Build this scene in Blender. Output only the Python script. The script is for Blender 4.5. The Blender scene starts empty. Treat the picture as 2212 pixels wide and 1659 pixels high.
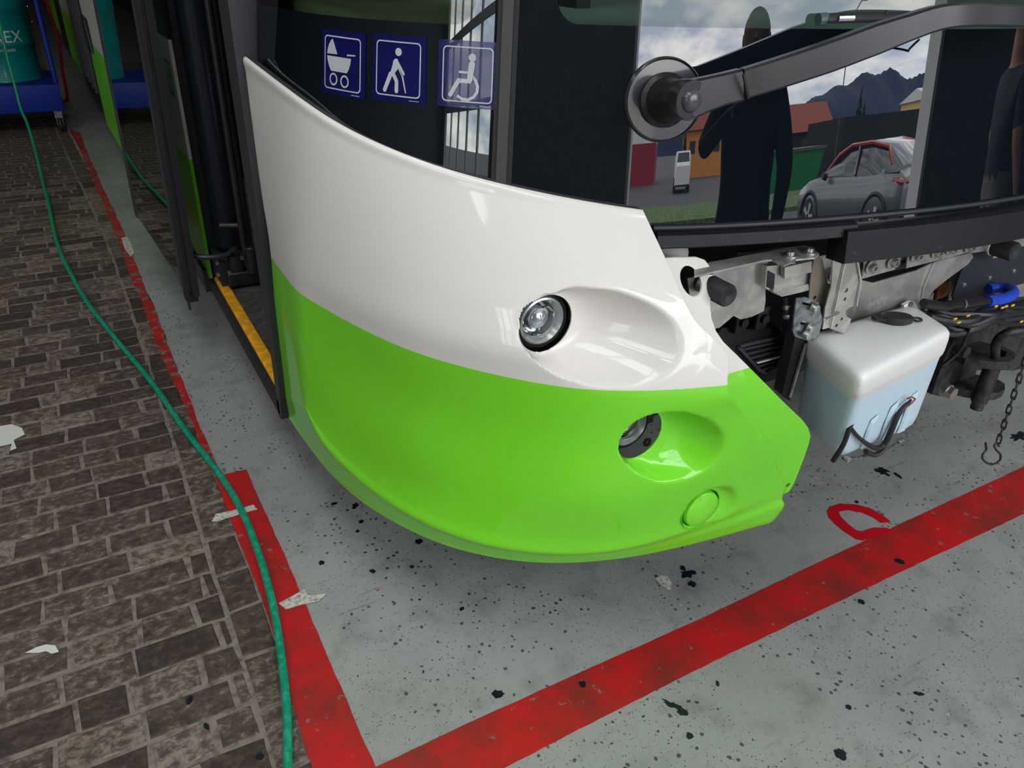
import bpy, bmesh, math, random
import numpy as np
from mathutils import Vector, Matrix, geometry
random.seed(7)
sc = bpy.context.scene
C = sc.collection
# ---------------------------------------------------------------- camera, world, lights, exposure
cam = bpy.data.cameras.new('camera'); cam_o = bpy.data.objects.new('camera', cam); C.objects.link(cam_o)
cam_o.matrix_world = Matrix.Translation((0, 0, 1.6)) @ Matrix(((0.871787,0.220751,-0.437329),(-0.488842,0.450238,-0.747208),(0.031955,0.865191,0.500424))).to_4x4()
cam.sensor_width = 36; cam.lens = 27.016; cam.clip_start = .02; cam.clip_end = 3000
sc.camera = cam_o
sc.view_settings.view_transform = 'Standard'; sc.view_settings.look = 'None'
sc.view_settings.gamma = 1; sc.view_settings.use_curve_mapping = False
sc.view_settings.exposure = 1.0
sc.cycles.use_denoising = True
sc.cycles.max_bounces = 7; sc.cycles.diffuse_bounces = 4; sc.cycles.glossy_bounces = 4
sc.cycles.caustics_reflective = False; sc.cycles.caustics_refractive = False
w = bpy.data.worlds.new('overcast_sky'); sc.world = w; w.use_nodes = True
nt = w.node_tree; nt.nodes.clear()
def wn(t, **k):
    n = nt.nodes.new(t)
    for a, b in k.items(): setattr(n, a, b)
    return n
tc = wn('ShaderNodeTexCoord'); mp = wn('ShaderNodeMapping'); mp.inputs['Scale'].default_value = (2.2, 2.2, 9)
nz = wn('ShaderNodeTexNoise'); nz.inputs['Scale'].default_value = 2.1; nz.inputs['Detail'].default_value = 5; nz.inputs['Roughness'].default_value = .55
rp = wn('ShaderNodeValToRGB'); rp.color_ramp.elements[0].position = .38; rp.color_ramp.elements[0].color = (.36, .42, .52, 1)
rp.color_ramp.elements[1].position = .62; rp.color_ramp.elements[1].color = (1, .97, .92, 1)
bg = wn('ShaderNodeBackground'); bg.inputs['Strength'].default_value = 4.2
ow = wn('ShaderNodeOutputWorld')
nt.links.new(tc.outputs['Generated'], mp.inputs[0]); nt.links.new(mp.outputs[0], nz.inputs[0]); nt.links.new(nz.outputs[0], rp.inputs[0])
nt.links.new(rp.outputs[0], bg.inputs[0]); nt.links.new(bg.outputs[0], ow.inputs[0])
TUBE_POWER = 7.0
FILL_PANEL_POWER = 2.6
# ---------------------------------------------------------------- helpers
def mat(name, col, rough=.5, metal=0, coat=0, spec=.5, bump=0, bscale=60, var=0, vscale=8, col2=None, c2=(.45, .6), emit=None, trans=0, ior=1.45, detail=4, coat_r=.04):
    m = bpy.data.materials.new(name); m.use_nodes = True; N = m.node_tree.nodes; L = m.node_tree.links
    b = N['Principled BSDF']; b.inputs['Base Color'].default_value = (*col, 1); b.inputs['Roughness'].default_value = rough
    b.inputs['Metallic'].default_value = metal; b.inputs['Coat Weight'].default_value = coat; b.inputs['Coat Roughness'].default_value = coat_r
    b.inputs['Specular IOR Level'].default_value = spec; b.inputs['IOR'].default_value = ior
    if trans: b.inputs['Transmission Weight'].default_value = trans
    if emit: b.inputs['Emission Color'].default_value = (*emit[0], 1); b.inputs['Emission Strength'].default_value = emit[1]
    if var or col2:
        g = N.new('ShaderNodeNewGeometry'); n = N.new('ShaderNodeTexNoise'); n.inputs['Scale'].default_value = vscale; n.inputs['Detail'].default_value = detail
        L.new(g.outputs['Position'], n.inputs['Vector'])
        r = N.new('ShaderNodeValToRGB'); r.color_ramp.elements[0].position = c2[0]; r.color_ramp.elements[1].position = c2[1]
        a = col2 or tuple(min(1, c * (1 + var)) for c in col)
        d = col if col2 else tuple(c * (1 - var) for c in col)
        r.color_ramp.elements[0].color = (*d, 1); r.color_ramp.elements[1].color = (*a, 1)
        L.new(n.outputs[0], r.inputs[0]); L.new(r.outputs[0], b.inputs['Base Color'])
    if bump:
        g = N.new('ShaderNodeNewGeometry'); n = N.new('ShaderNodeTexNoise'); n.inputs['Scale'].default_value = bscale; n.inputs['Detail'].default_value = 5
        L.new(g.outputs['Position'], n.inputs['Vector']); bp = N.new('ShaderNodeBump'); bp.inputs['Strength'].default_value = bump; bp.inputs['Distance'].default_value = .002
        L.new(n.outputs[0], bp.inputs['Height']); L.new(bp.outputs[0], b.inputs['Normal'])
    return m
class MB:
    def __init__(s): s.v = []; s.f = []; s.m = []; s.mi = 0
    def add(s, vs, fs):
        o = len(s.v); s.v += [tuple(map(float, p)) for p in vs]; s.f += [tuple(i + o for i in f) for f in fs]; s.m += [s.mi] * len(fs); return s
    def box(s, a, b, rot=None, piv=None):
        x0, y0, z0 = a; x1, y1, z1 = b
        vs = [Vector(p) for p in [(x0,y0,z0),(x1,y0,z0),(x1,y1,z0),(x0,y1,z0),(x0,y0,z1),(x1,y0,z1),(x1,y1,z1),(x0,y1,z1)]]
        if rot is not None:
            pv = Vector(piv) if piv else Vector(((x0+x1)/2, (y0+y1)/2, (z0+z1)/2)); vs = [pv + rot @ (p - pv) for p in vs]
        return s.add(vs, [(0,3,2,1),(4,5,6,7),(0,1,5,4),(1,2,6,5),(2,3,7,6),(3,0,4,7)])
    def bev(s, a, b, r=.004, rot=None):
        x0, y0, z0 = a; x1, y1, z1 = b; bm = bmesh.new(); bmesh.ops.create_cube(bm, size=1)
        sz = Vector((x1-x0, y1-y0, z1-z0)); c = Vector(((x0+x1)/2, (y0+y1)/2, (z0+z1)/2))
        for v in bm.verts: v.co = Vector((v.co.x*sz.x, v.co.y*sz.y, v.co.z*sz.z))
        bmesh.ops.bevel(bm, geom=bm.edges[:], offset=r, segments=3, affect='EDGES', profile=.5)
        R_ = rot or Matrix.Identity(3)
        bm.verts.index_update()
        s.add([c + R_ @ v.co for v in bm.verts], [[v.index for v in f.verts] for f in bm.faces]); bm.free(); return s
    def lathe(s, prof, o, ax, n=32, caps=False):
        ax = Vector(ax).normalized(); o = Vector(o); u = ax.orthogonal().normalized(); w_ = ax.cross(u)
        vs = []; fs = []
        for r, h in prof:
            for k in range(n):
                t = 2*math.pi*k/n; vs.append(o + ax*h + (u*math.cos(t) + w_*math.sin(t))*r)
        for i in range(len(prof)-1):
            for k in range(n): fs.append((i*n+k, i*n+(k+1) % n, (i+1)*n+(k+1) % n, (i+1)*n+k))
        if caps: fs.append(tuple(reversed(range(n)))); fs.append(tuple((len(prof)-1)*n+k for k in range(n)))
        return s.add(vs, fs)
    def cyl(s, p, q, r, r2=None, n=20, bv=.0):
        p = Vector(p); q = Vector(q); h = (q-p).length; r2 = r if r2 is None else r2
        pr = [(r, 0), (r2, h)] if not bv else [(r-bv, 0), (r, bv), (r2, h-bv), (r2-bv, h)]
        return s.lathe(pr, p, q-p, n, True)
    def tube(s, pts, r, n=10, closed=False, flat=1.0, caps=True):
        P = [Vector(p) for p in pts]; m = len(P); vs = []; fs = []; up = None
        for i in range(m):
            a = P[(i-1) % m] if (closed or i > 0) else P[i]; b = P[(i+1) % m] if (closed or i < m-1) else P[i]
            t = (b-a).normalized()
            if up is None: up = t.orthogonal().normalized()
            up = (up - t*up.dot(t)).normalized(); sd = t.cross(up); rr = r[i] if isinstance(r, (list, tuple)) else r
            for k in range(n):
                th = 2*math.pi*k/n; vs.append(P[i] + (up*math.cos(th) + sd*math.sin(th)*flat)*rr)
        for i in range(m if closed else m-1):
            j = (i+1) % m
            for k in range(n): fs.append((i*n+k, i*n+(k+1) % n, j*n+(k+1) % n, j*n+k))
        if not closed and caps: fs.append(tuple(reversed(range(n)))); fs.append(tuple((m-1)*n+k for k in range(n)))
        return s.add(vs, fs)
    def loft(s, rings, caps=True, closed=True):
        n = len(rings[0]); vs = [p for r in rings for p in r]; fs = []
        for i in range(len(rings)-1):
            for k in range(n if closed else n-1): fs.append((i*n+k, i*n+(k+1) % n, (i+1)*n+(k+1) % n, (i+1)*n+k))
        if caps: fs.append(tuple(reversed(range(n)))); fs.append(tuple((len(rings)-1)*n+k for k in range(n)))
        return s.add(vs, fs)
    def plate(s, outline, f=None, th=(0, .004, 0), holes=(), step=0):
        """flat or bent sheet: 2D outline (with holes) mapped by f to 3D and given the thickness th"""
        pts = [Vector(p) for p in outline]; edges = []; n = len(pts); edges += [(i, (i+1) % n) for i in range(n)]
        hs = []
        for h in holes:
            if len(h) == 3 and not hasattr(h[0], '__len__'): h = [(h[0]+h[2]*math.cos(t*math.pi/10), h[1]+h[2]*math.sin(t*math.pi/10)) for t in range(20)]
            o = len(pts); pts += [Vector(p) for p in h]; edges += [(o+i, o+(i+1) % len(h)) for i in range(len(h))]; hs.append([Vector(p) for p in h])
        if step:
            xs = [p[0] for p in outline]; ys = [p[1] for p in outline]
            x = min(xs)+step/2
            while x < max(xs):
                y = min(ys)+step/2
                while y < max(ys):
                    q = Vector((x, y))
                    if inside(q, outline) and not any(inside(q, h) or min((q-a).length for a in h) < step*.35 for h in hs) and min((q-Vector(a)).length for a in outline) > step*.3: pts.append(q)
                    y += step
                x += step
        V, E_, F, *_ = geometry.delaunay_2d_cdt(pts, edges, [], 1, 1e-6)
        F = [t for t in F if not any(inside(sum((V[i] for i in t), Vector((0, 0)))/3, h) for h in hs)]
        F = [t for t in F if inside(sum((V[i] for i in t), Vector((0, 0)))/len(t), outline)]
        f = f or (lambda a, b: (a, 0, b)); top = [Vector(f(p.x, p.y)) for p in V]; T = Vector(th); bot = [p + T for p in top]; nv = len(V)
        cnt = {}
        for t in F:
            for i in range(len(t)):
                e = (t[i], t[(i+1) % len(t)]); cnt[e] = 1
        fs = [tuple(t) for t in F] + [tuple(i+nv for i in reversed(t)) for t in F]
        fs += [(b, a, a+nv, b+nv) for (a, b) in cnt if (b, a) not in cnt]
        return s.add(top+bot, fs)
    def obj(s, name, m, parent=None, smooth=35, label=None):
        me = bpy.data.meshes.new(name); me.from_pydata(s.v, [], s.f)
        ms = m if isinstance(m, (list, tuple)) else [m]
        for x in ms: me.materials.append(x)
        if len(ms) > 1: me.polygons.foreach_set('material_index', s.m)
        bm = bmesh.new(); bm.from_mesh(me); bmesh.ops.recalc_face_normals(bm, faces=bm.faces); bm.to_mesh(me); bm.free()
        if smooth: shade(me, smooth)
        return link(name, me, parent, label)
def shade(me, ang=35):
    me.polygons.foreach_set('use_smooth', [True]*len(me.polygons))
    try: me.set_sharp_from_angle(angle=math.radians(ang))
    except Exception: pass
def inside(p, poly):
    c = False; n = len(poly)
    for i in range(n):
        a = poly[i]; b = poly[(i+1) % n]
        if (a[1] > p[1]) != (b[1] > p[1]) and p[0] < (b[0]-a[0])*(p[1]-a[1])/(b[1]-a[1]) + a[0]: c = not c
    return c
def base_of(o):
    l = Vector((0, 0, 0))
    while o is not None: l += o.location; o = o.parent
    return l
def link(name, me, parent=None, label=None, loc=None):
    o = bpy.data.objects.new(name, me); C.objects.link(o)
    if parent is not None: attach(o, parent)
    if label: o['label'] = label
    if loc is not None: o.location = loc
    return o
def attach(o, parent):
    o.parent = parent
    o.matrix_parent_inverse = Matrix.LocRotScale(parent.location, parent.rotation_euler, None).inverted() if parent.parent is None else Matrix.Identity(4)
    return o
def tag(o, label, cat, group=None, kind=None):
    o['label'] = label; o['category'] = cat
    if group: o['group'] = group
    if kind: o['kind'] = kind
    return o
def thing(name, loc, label, cat, group=None):
    o = bpy.data.objects.new(name, None); C.objects.link(o); o.location = loc; o.empty_display_size = .1
    return tag(o, label, cat, group)
def struct(o): o['kind'] = 'structure'; return o
def text_mesh(s, size, font_ext=.0005):
    cu = bpy.data.curves.new('lettering', 'FONT'); cu.body = s; cu.size = size; cu.extrude = font_ext; cu.align_x = 'CENTER'; cu.resolution_u = 3
    o = bpy.data.objects.new('lettering', cu); C.objects.link(o)
    me = bpy.data.meshes.new_from_object(o.evaluated_get(bpy.context.evaluated_depsgraph_get())); bpy.data.objects.remove(o)
    return me
def smooth_path(P, n=6):
    P = [Vector(p) for p in P]; out = []
    for i in range(len(P)-1):
        a = P[max(i-1, 0)]; b = P[i]; c = P[i+1]; d = P[min(i+2, len(P)-1)]
        for k in range(n):
            t = k/n; out.append(.5*((2*b) + (c-a)*t + (2*a-5*b+4*c-d)*t*t + (3*b-a-3*c+d)*t**3))
    return out + [P[-1]]
def bsp(P,n):
    P=np.asarray(P,float); cp=np.vstack([2*P[0]-P[1],P,2*P[-1]-P[-2]]); m=len(cp)-3
    out=[]
    for s in np.linspace(0,m-1e-9,n):
        i=int(s); t=s-i
        b=np.array([(1-t)**3,3*t**3-6*t*t+4,-3*t**3+3*t*t+3*t+1,t**3])/6
        out.append(b@cp[i:i+4])
    return np.array(out)
def hermite(K,V,t):
    # K knots (m), V (m,...) values, nonuniform catmull-rom
    K=np.asarray(K,float); m=len(K); T=np.empty_like(V)
    for i in range(m):
        if i==0: T[i]=(V[1]-V[0])/(K[1]-K[0])
        elif i==m-1: T[i]=(V[-1]-V[-2])/(K[-1]-K[-2])
        else:
            a=(V[i]-V[i-1])/(K[i]-K[i-1]); b=(V[i+1]-V[i])/(K[i+1]-K[i]); h0=K[i]-K[i-1]; h1=K[i+1]-K[i]
            T[i]=(a*h1+b*h0)/(h0+h1)
    out=[]
    for x in t:
        i=min(max(int(np.searchsorted(K,x)-1),0),m-2); h=K[i+1]-K[i]; s=(x-K[i])/h
        out.append((2*s**3-3*s*s+1)*V[i]+(s**3-2*s*s+s)*h*T[i]+(-2*s**3+3*s*s)*V[i+1]+(s**3-s*s)*h*T[i+1])
    return np.array(out)
def panel_grid(rails,NA,NB,NV):
    rows=[]
    for R in rails:
        R=np.asarray(R,float)
        A=np.array([R[0]+(R[1]-R[0])*t*2 if t<.5 else R[1]+(R[2]-R[1])*(t*2-1) for t in np.linspace(0,1,NA,endpoint=False)])
        rows.append(np.vstack([A,bsp(R[2:],NB)]))
    for ri,row in enumerate(rows):
        sg=(26,26,26,26,24,20,14,9,7,6,5,5,5,5,5,5)[ri] if ri<16 else 5
        h=np.exp(-.5*(np.arange(-3*sg,3*sg+1)/sg)**2); h/=h.sum(); n=len(row); k=3*sg
        ext=np.vstack([2*row[0]-row[k:0:-1],row,2*row[-1]-row[-2:-k-2:-1]])
        sm=np.stack([np.convolve(ext[:,c],h,'valid') for c in range(3)],1)
        rows[ri]=sm
    V=np.array(rows)
    d=np.linalg.norm(np.diff(V,axis=0),axis=2).mean(1); K=np.concatenate([[0],np.cumsum(d)])
    t=[]
    tot=K[-1]
    for i in range(len(K)-1):
        n=max(2,int(round(NV*(d[i]/tot)))) if d[i]>.03 else 5
        t+=list(np.linspace(K[i],K[i+1],n,endpoint=False))
    t.append(K[-1])
    return hermite(K,V,t)   # (nv,nu,3)

RAILS = [[(0.431,2.0567,1.3273),(0.443,1.92,1.311),(0.451,1.7856,1.2975),(0.4786,1.7028,1.272),(0.5125,1.6233,1.2435),(0.5801,1.5044,1.213),(0.6492,1.411,1.1925),(0.7086,1.3469,1.1795),(0.7728,1.2928,1.168),(0.8361,1.2492,1.156),(0.909,1.2132,1.143),(0.9791,1.1835,1.1325)],
 [(0.425,2.0567,1.3353),(0.437,1.92,1.319),(0.445,1.7853,1.3055),(0.4728,1.7013,1.28),(0.5068,1.6215,1.2515),(0.5746,1.502,1.221),(0.6442,1.4077,1.2005),(0.7039,1.3431,1.1875),(0.7685,1.2885,1.176),(0.8328,1.2442,1.164),(0.9068,1.2077,1.151),(0.9774,1.1778,1.1405)],
 [(0.42,2.0567,1.3333),(0.432,1.92,1.317),(0.44,1.785,1.3035),(0.468,1.7,1.278),(0.502,1.62,1.2495),(0.57,1.5,1.219),(0.64,1.405,1.1985),(0.7,1.34,1.1855),(0.765,1.285,1.174),(0.83,1.24,1.162),(0.905,1.203,1.149),(0.976,1.173,1.1385)],
 [(0.42,2.0574,1.3006),(0.4309,1.9191,1.288),(0.4382,1.7848,1.2754),(0.4661,1.6976,1.2516),(0.4996,1.6158,1.225),(0.5667,1.4921,1.1966),(0.6361,1.3964,1.1774),(0.6963,1.3296,1.1653),(0.7619,1.2726,1.1546),(0.8279,1.226,1.1434),(0.9062,1.1879,1.1313),(0.9785,1.1607,1.1245)],
 [(0.42,2.0622,1.0997),(0.4243,1.9138,1.1096),(0.4271,1.7837,1.1026),(0.4545,1.6827,1.0894),(0.4845,1.5898,1.0745),(0.5465,1.4436,1.0587),(0.6119,1.3433,1.048),(0.6737,1.2658,1.0413),(0.7431,1.1966,1.0353),(0.8153,1.1398,1.029),(0.9139,1.095,1.0223),(0.9939,1.085,1.0384)],
 [(0.42,2.056,0.9743),(0.4201,1.9105,0.9887),(0.4202,1.783,0.9854),(0.4473,1.6733,0.9793),(0.4751,1.5736,0.9725),(0.5339,1.4134,0.9652),(0.5969,1.3102,0.9602),(0.6596,1.2259,0.9571),(0.7314,1.1491,0.9544),(0.8074,1.086,0.9515),(0.9187,1.0369,0.9484),(1.0147,1.02,0.9566)],
 [(0.42,2.0415,0.8872),(0.4177,1.9085,0.885),(0.4162,1.7826,0.885),(0.4431,1.6679,0.885),(0.4696,1.5641,0.885),(0.5265,1.3956,0.885),(0.588,1.2908,0.885),(0.6513,1.2025,0.885),(0.7245,1.1213,0.885),(0.8028,1.0544,0.885),(0.9215,1.0029,0.885),(1.0704,0.9694,0.885)],
 [(0.42,2.0455,0.8293),(0.4177,1.9085,0.83),(0.4162,1.7826,0.83),(0.445,1.6684,0.83),(0.4725,1.565,0.83),(0.5292,1.3968,0.83),(0.5906,1.2924,0.83),(0.6536,1.2044,0.83),(0.7259,1.1227,0.83),(0.8028,1.0544,0.83),(0.9186,0.9955,0.83),(1.0653,0.9521,0.83)],
 [(0.42,2.0889,0.6227),(0.4151,1.9394,0.668),(0.4103,1.79,0.7133),(0.445,1.6684,0.7),(0.4773,1.5664,0.7),(0.5356,1.3996,0.7),(0.5973,1.2967,0.7),(0.6599,1.2094,0.7),(0.7316,1.1283,0.7),(0.8072,1.0611,0.7),(0.9208,1.0011,0.7),(1.1299,0.945,0.748)],
 [(0.42,2.0985,0.4646),(0.4131,1.9492,0.5224),(0.4061,1.8,0.5802),(0.4363,1.6661,0.55),(0.4667,1.5632,0.55),(0.5265,1.3956,0.55),(0.5906,1.2924,0.55),(0.6552,1.2056,0.55),(0.7281,1.1248,0.55),(0.805,1.0578,0.55),(0.92,0.9992,0.55),(1.2328,0.95,0.6273)],
 [(0.42,2.0994,0.3731),(0.4121,1.9476,0.4397),(0.4043,1.7958,0.5062),(0.4162,1.6989,0.4639),(0.4355,1.6266,0.4434),(0.4838,1.4762,0.4229),(0.5369,1.3616,0.4147),(0.5937,1.2691,0.4106),(0.6694,1.1801,0.4065),(0.7852,1.0965,0.3985),(0.9725,1.0154,0.4001),(1.3468,0.9721,0.474)],
 [(0.42,2.0996,0.3531),(0.4119,1.9473,0.4215),(0.4039,1.7949,0.49),(0.4089,1.7054,0.445),(0.4258,1.6396,0.42),(0.4717,1.4927,0.395),(0.5226,1.3752,0.385),(0.5779,1.2812,0.38),(0.6544,1.1901,0.375),(0.7792,1.1025,0.3653),(0.9829,1.0162,0.3672),(1.3718,0.977,0.4403)],
 [(0.42,2.0955,0.3378),(0.4146,1.9585,0.3904),(0.4088,1.8194,0.446),(0.4166,1.7206,0.412),(0.4335,1.645,0.3936),(0.4764,1.5028,0.3741),(0.5278,1.3851,0.3663),(0.5835,1.2906,0.3624),(0.6628,1.1982,0.3585),(0.7859,1.1115,0.3509),(0.9916,1.0259,0.3528),(1.3737,0.9821,0.4119)],
 [(0.42,2.0847,0.2977),(0.4215,1.9883,0.3083),(0.4219,1.8842,0.33),(0.4292,1.7587,0.325),(0.4463,1.6568,0.324),(0.4815,1.5262,0.319),(0.535,1.407,0.317),(0.5922,1.3106,0.316),(0.6794,1.2141,0.315),(0.7986,1.1276,0.3144),(1.0088,1.0412,0.3186),(1.388,0.985,0.3578)],
 [(0.42,2.081,0.2839),(0.4239,1.9985,0.28),(0.4264,1.9065,0.29),(0.4336,1.7719,0.295),(0.4507,1.6609,0.3),(0.4833,1.5343,0.3),(0.5375,1.4146,0.3),(0.5952,1.3175,0.3),(0.6852,1.2195,0.3),(0.8041,1.1347,0.3),(1.0185,1.0504,0.302),(1.3803,1,0.3113)],
 [(0.455,2.081,0.2799),(0.4589,1.9985,0.276),(0.4613,1.9085,0.286),(0.4674,1.7807,0.291),(0.4842,1.6713,0.296),(0.5154,1.5482,0.296),(0.5669,1.4336,0.296),(0.6226,1.3393,0.296),(0.71,1.2442,0.296),(0.8234,1.1639,0.296),(1.0312,1.083,0.298),(1.3902,1.0336,0.3073)]]
# ---------------------------------------------------------------- materials
M = {}
M['black_rubber'] = mat('black_rubber', (.018, .019, .022), .55, bump=.2)
M['black_plastic'] = mat('black_plastic', (.013, .014, .016), .38)
M['satin_black'] = mat('satin_black_metal', (.016, .017, .020), .34, coat=.15, coat_r=.25, spec=.5)
M['dark_grey'] = mat('dark_grey_plastic', (.05, .052, .06), .5)
M['alu'] = mat('brushed_aluminium', (.62, .60, .57), .36, metal=.85, var=.12, vscale=25, bump=.06, bscale=300)
M['alu_dull'] = mat('dull_aluminium', (.5, .48, .45), .45, metal=.75, var=.2, vscale=18)
M['zinc'] = mat('galvanised_steel', (.42, .44, .46), .35, metal=.9, col2=(.18, .2, .22), vscale=60, c2=(.4, .65))
M['steel'] = mat('bolt_steel', (.55, .55, .53), .3, metal=.9)
M['cast'] = mat('cast_black_steel', (.03, .031, .033), .5, metal=.2, bump=.5, bscale=120, var=.4, vscale=40)
M['white_paint'] = mat('white_paint', (.8, .78, .74), .3, coat=1)
M['green_paint'] = mat('green_paint', (.13, .62, .02), .3, coat=1)
M['yellow'] = mat('yellow_strip', (.75, .36, .01), .5, bump=.4, bscale=150, var=.15, vscale=30)
M['blue_paint'] = mat('blue_paint', (.0, .02, .26), .5)
M['drum_paint'] = mat('teal_drum_paint', (.0, .19, .2), .3, coat=.4)
M['red_hose'] = mat('red_hose_rubber', (.5, .01, .015), .4)
M['green_hose'] = mat('green_hose_rubber', (.0, .24, .13), .45, col2=(.02, .34, .2), vscale=60, c2=(.45, .62), bump=.3, bscale=200)
M['white_print'] = mat('white_print', (.85, .86, .9), .5)
M['blue_print'] = mat('blue_print', (.012, .016, .17), .18, coat=1, coat_r=.02)
M['chrome'] = mat('chrome', (.8, .8, .8), .07, metal=1)
M['chrome_s'] = mat('satin_chrome', (.55, .55, .55), .25, metal=1)
M['interior_grey'] = mat('interior_grey_panel', (.25, .27, .3), .45)
M['interior_floor'] = mat('vinyl_bus_floor', (.06, .056, .052), .55, var=.3, vscale=50)
M['wall'] = mat('hall_wall_plaster', (.12, .12, .11), .8, var=.1)
M['ceiling'] = mat('hall_ceiling', (.5, .5, .48), .8)

def glass_mat(name, tint, refl=1.0, rough=.0, ior=1.5):
    m = bpy.data.materials.new(name); m.use_nodes = True; N = m.node_tree.nodes; L = m.node_tree.links; N.clear()
    t = N.new('ShaderNodeBsdfTransparent'); t.inputs[0].default_value = (*tint, 1); g = N.new('ShaderNodeBsdfGlossy'); g.inputs['Roughness'].default_value = rough
    fr = N.new('ShaderNodeFresnel'); fr.inputs[0].default_value = ior; mx = N.new('ShaderNodeMixShader'); mu = N.new('ShaderNodeMath'); mu.operation = 'MULTIPLY'; mu.inputs[1].default_value = refl; mu.use_clamp = True
    L.new(fr.outputs[0], mu.inputs[0]); ge = N.new('ShaderNodeNewGeometry'); sb_ = N.new('ShaderNodeMath'); sb_.operation = 'SUBTRACT'; sb_.inputs[0].default_value = 1; L.new(ge.outputs['Backfacing'], sb_.inputs[1]); m3 = N.new('ShaderNodeMath'); m3.operation = 'MULTIPLY'; L.new(mu.outputs[0], m3.inputs[0]); L.new(sb_.outputs[0], m3.inputs[1])
    L.new(m3.outputs[0], mx.inputs[0]); L.new(t.outputs[0], mx.inputs[1]); L.new(g.outputs[0], mx.inputs[2])
    o = N.new('ShaderNodeOutputMaterial'); L.new(mx.outputs[0], o.inputs[0]); return m
M['lens'] = glass_mat('clear_lens', (.93, .95, .95), 1.2)
M['door_glass'] = glass_mat('dark_tinted_glass', (.22, .24, .23), 1.6)
M['pane'] = glass_mat('window_pane', (.9, .93, .92), 1)
# two-tone livery: white above z = 0.83, green below
def livery(name, zc, ct):
    m = mat(name, (.8, .78, .74), .4, coat=ct, coat_r=.03, spec=.25); N = m.node_tree.nodes; L = m.node_tree.links; b = N['Principled BSDF']
    g = N.new('ShaderNodeNewGeometry'); s = N.new('ShaderNodeSeparateXYZ'); L.new(g.outputs['Position'], s.inputs[0])
    c = N.new('ShaderNodeMath'); c.operation = 'GREATER_THAN'; c.inputs[1].default_value = zc; L.new(s.outputs[2], c.inputs[0])
    mx = N.new('ShaderNodeMix'); mx.data_type = 'RGBA'; L.new(c.outputs[0], mx.inputs[0]); mx.inputs[6].default_value = (.19, .70, .02, 1); mx.inputs[7].default_value = (.73, .695, .65, 1)
    L.new(mx.outputs[2], b.inputs['Base Color']); return m
M['livery'] = livery('two_tone_livery', .83, .8)
M['livery_side'] = livery('two_tone_livery_side', .792, .12)
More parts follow.
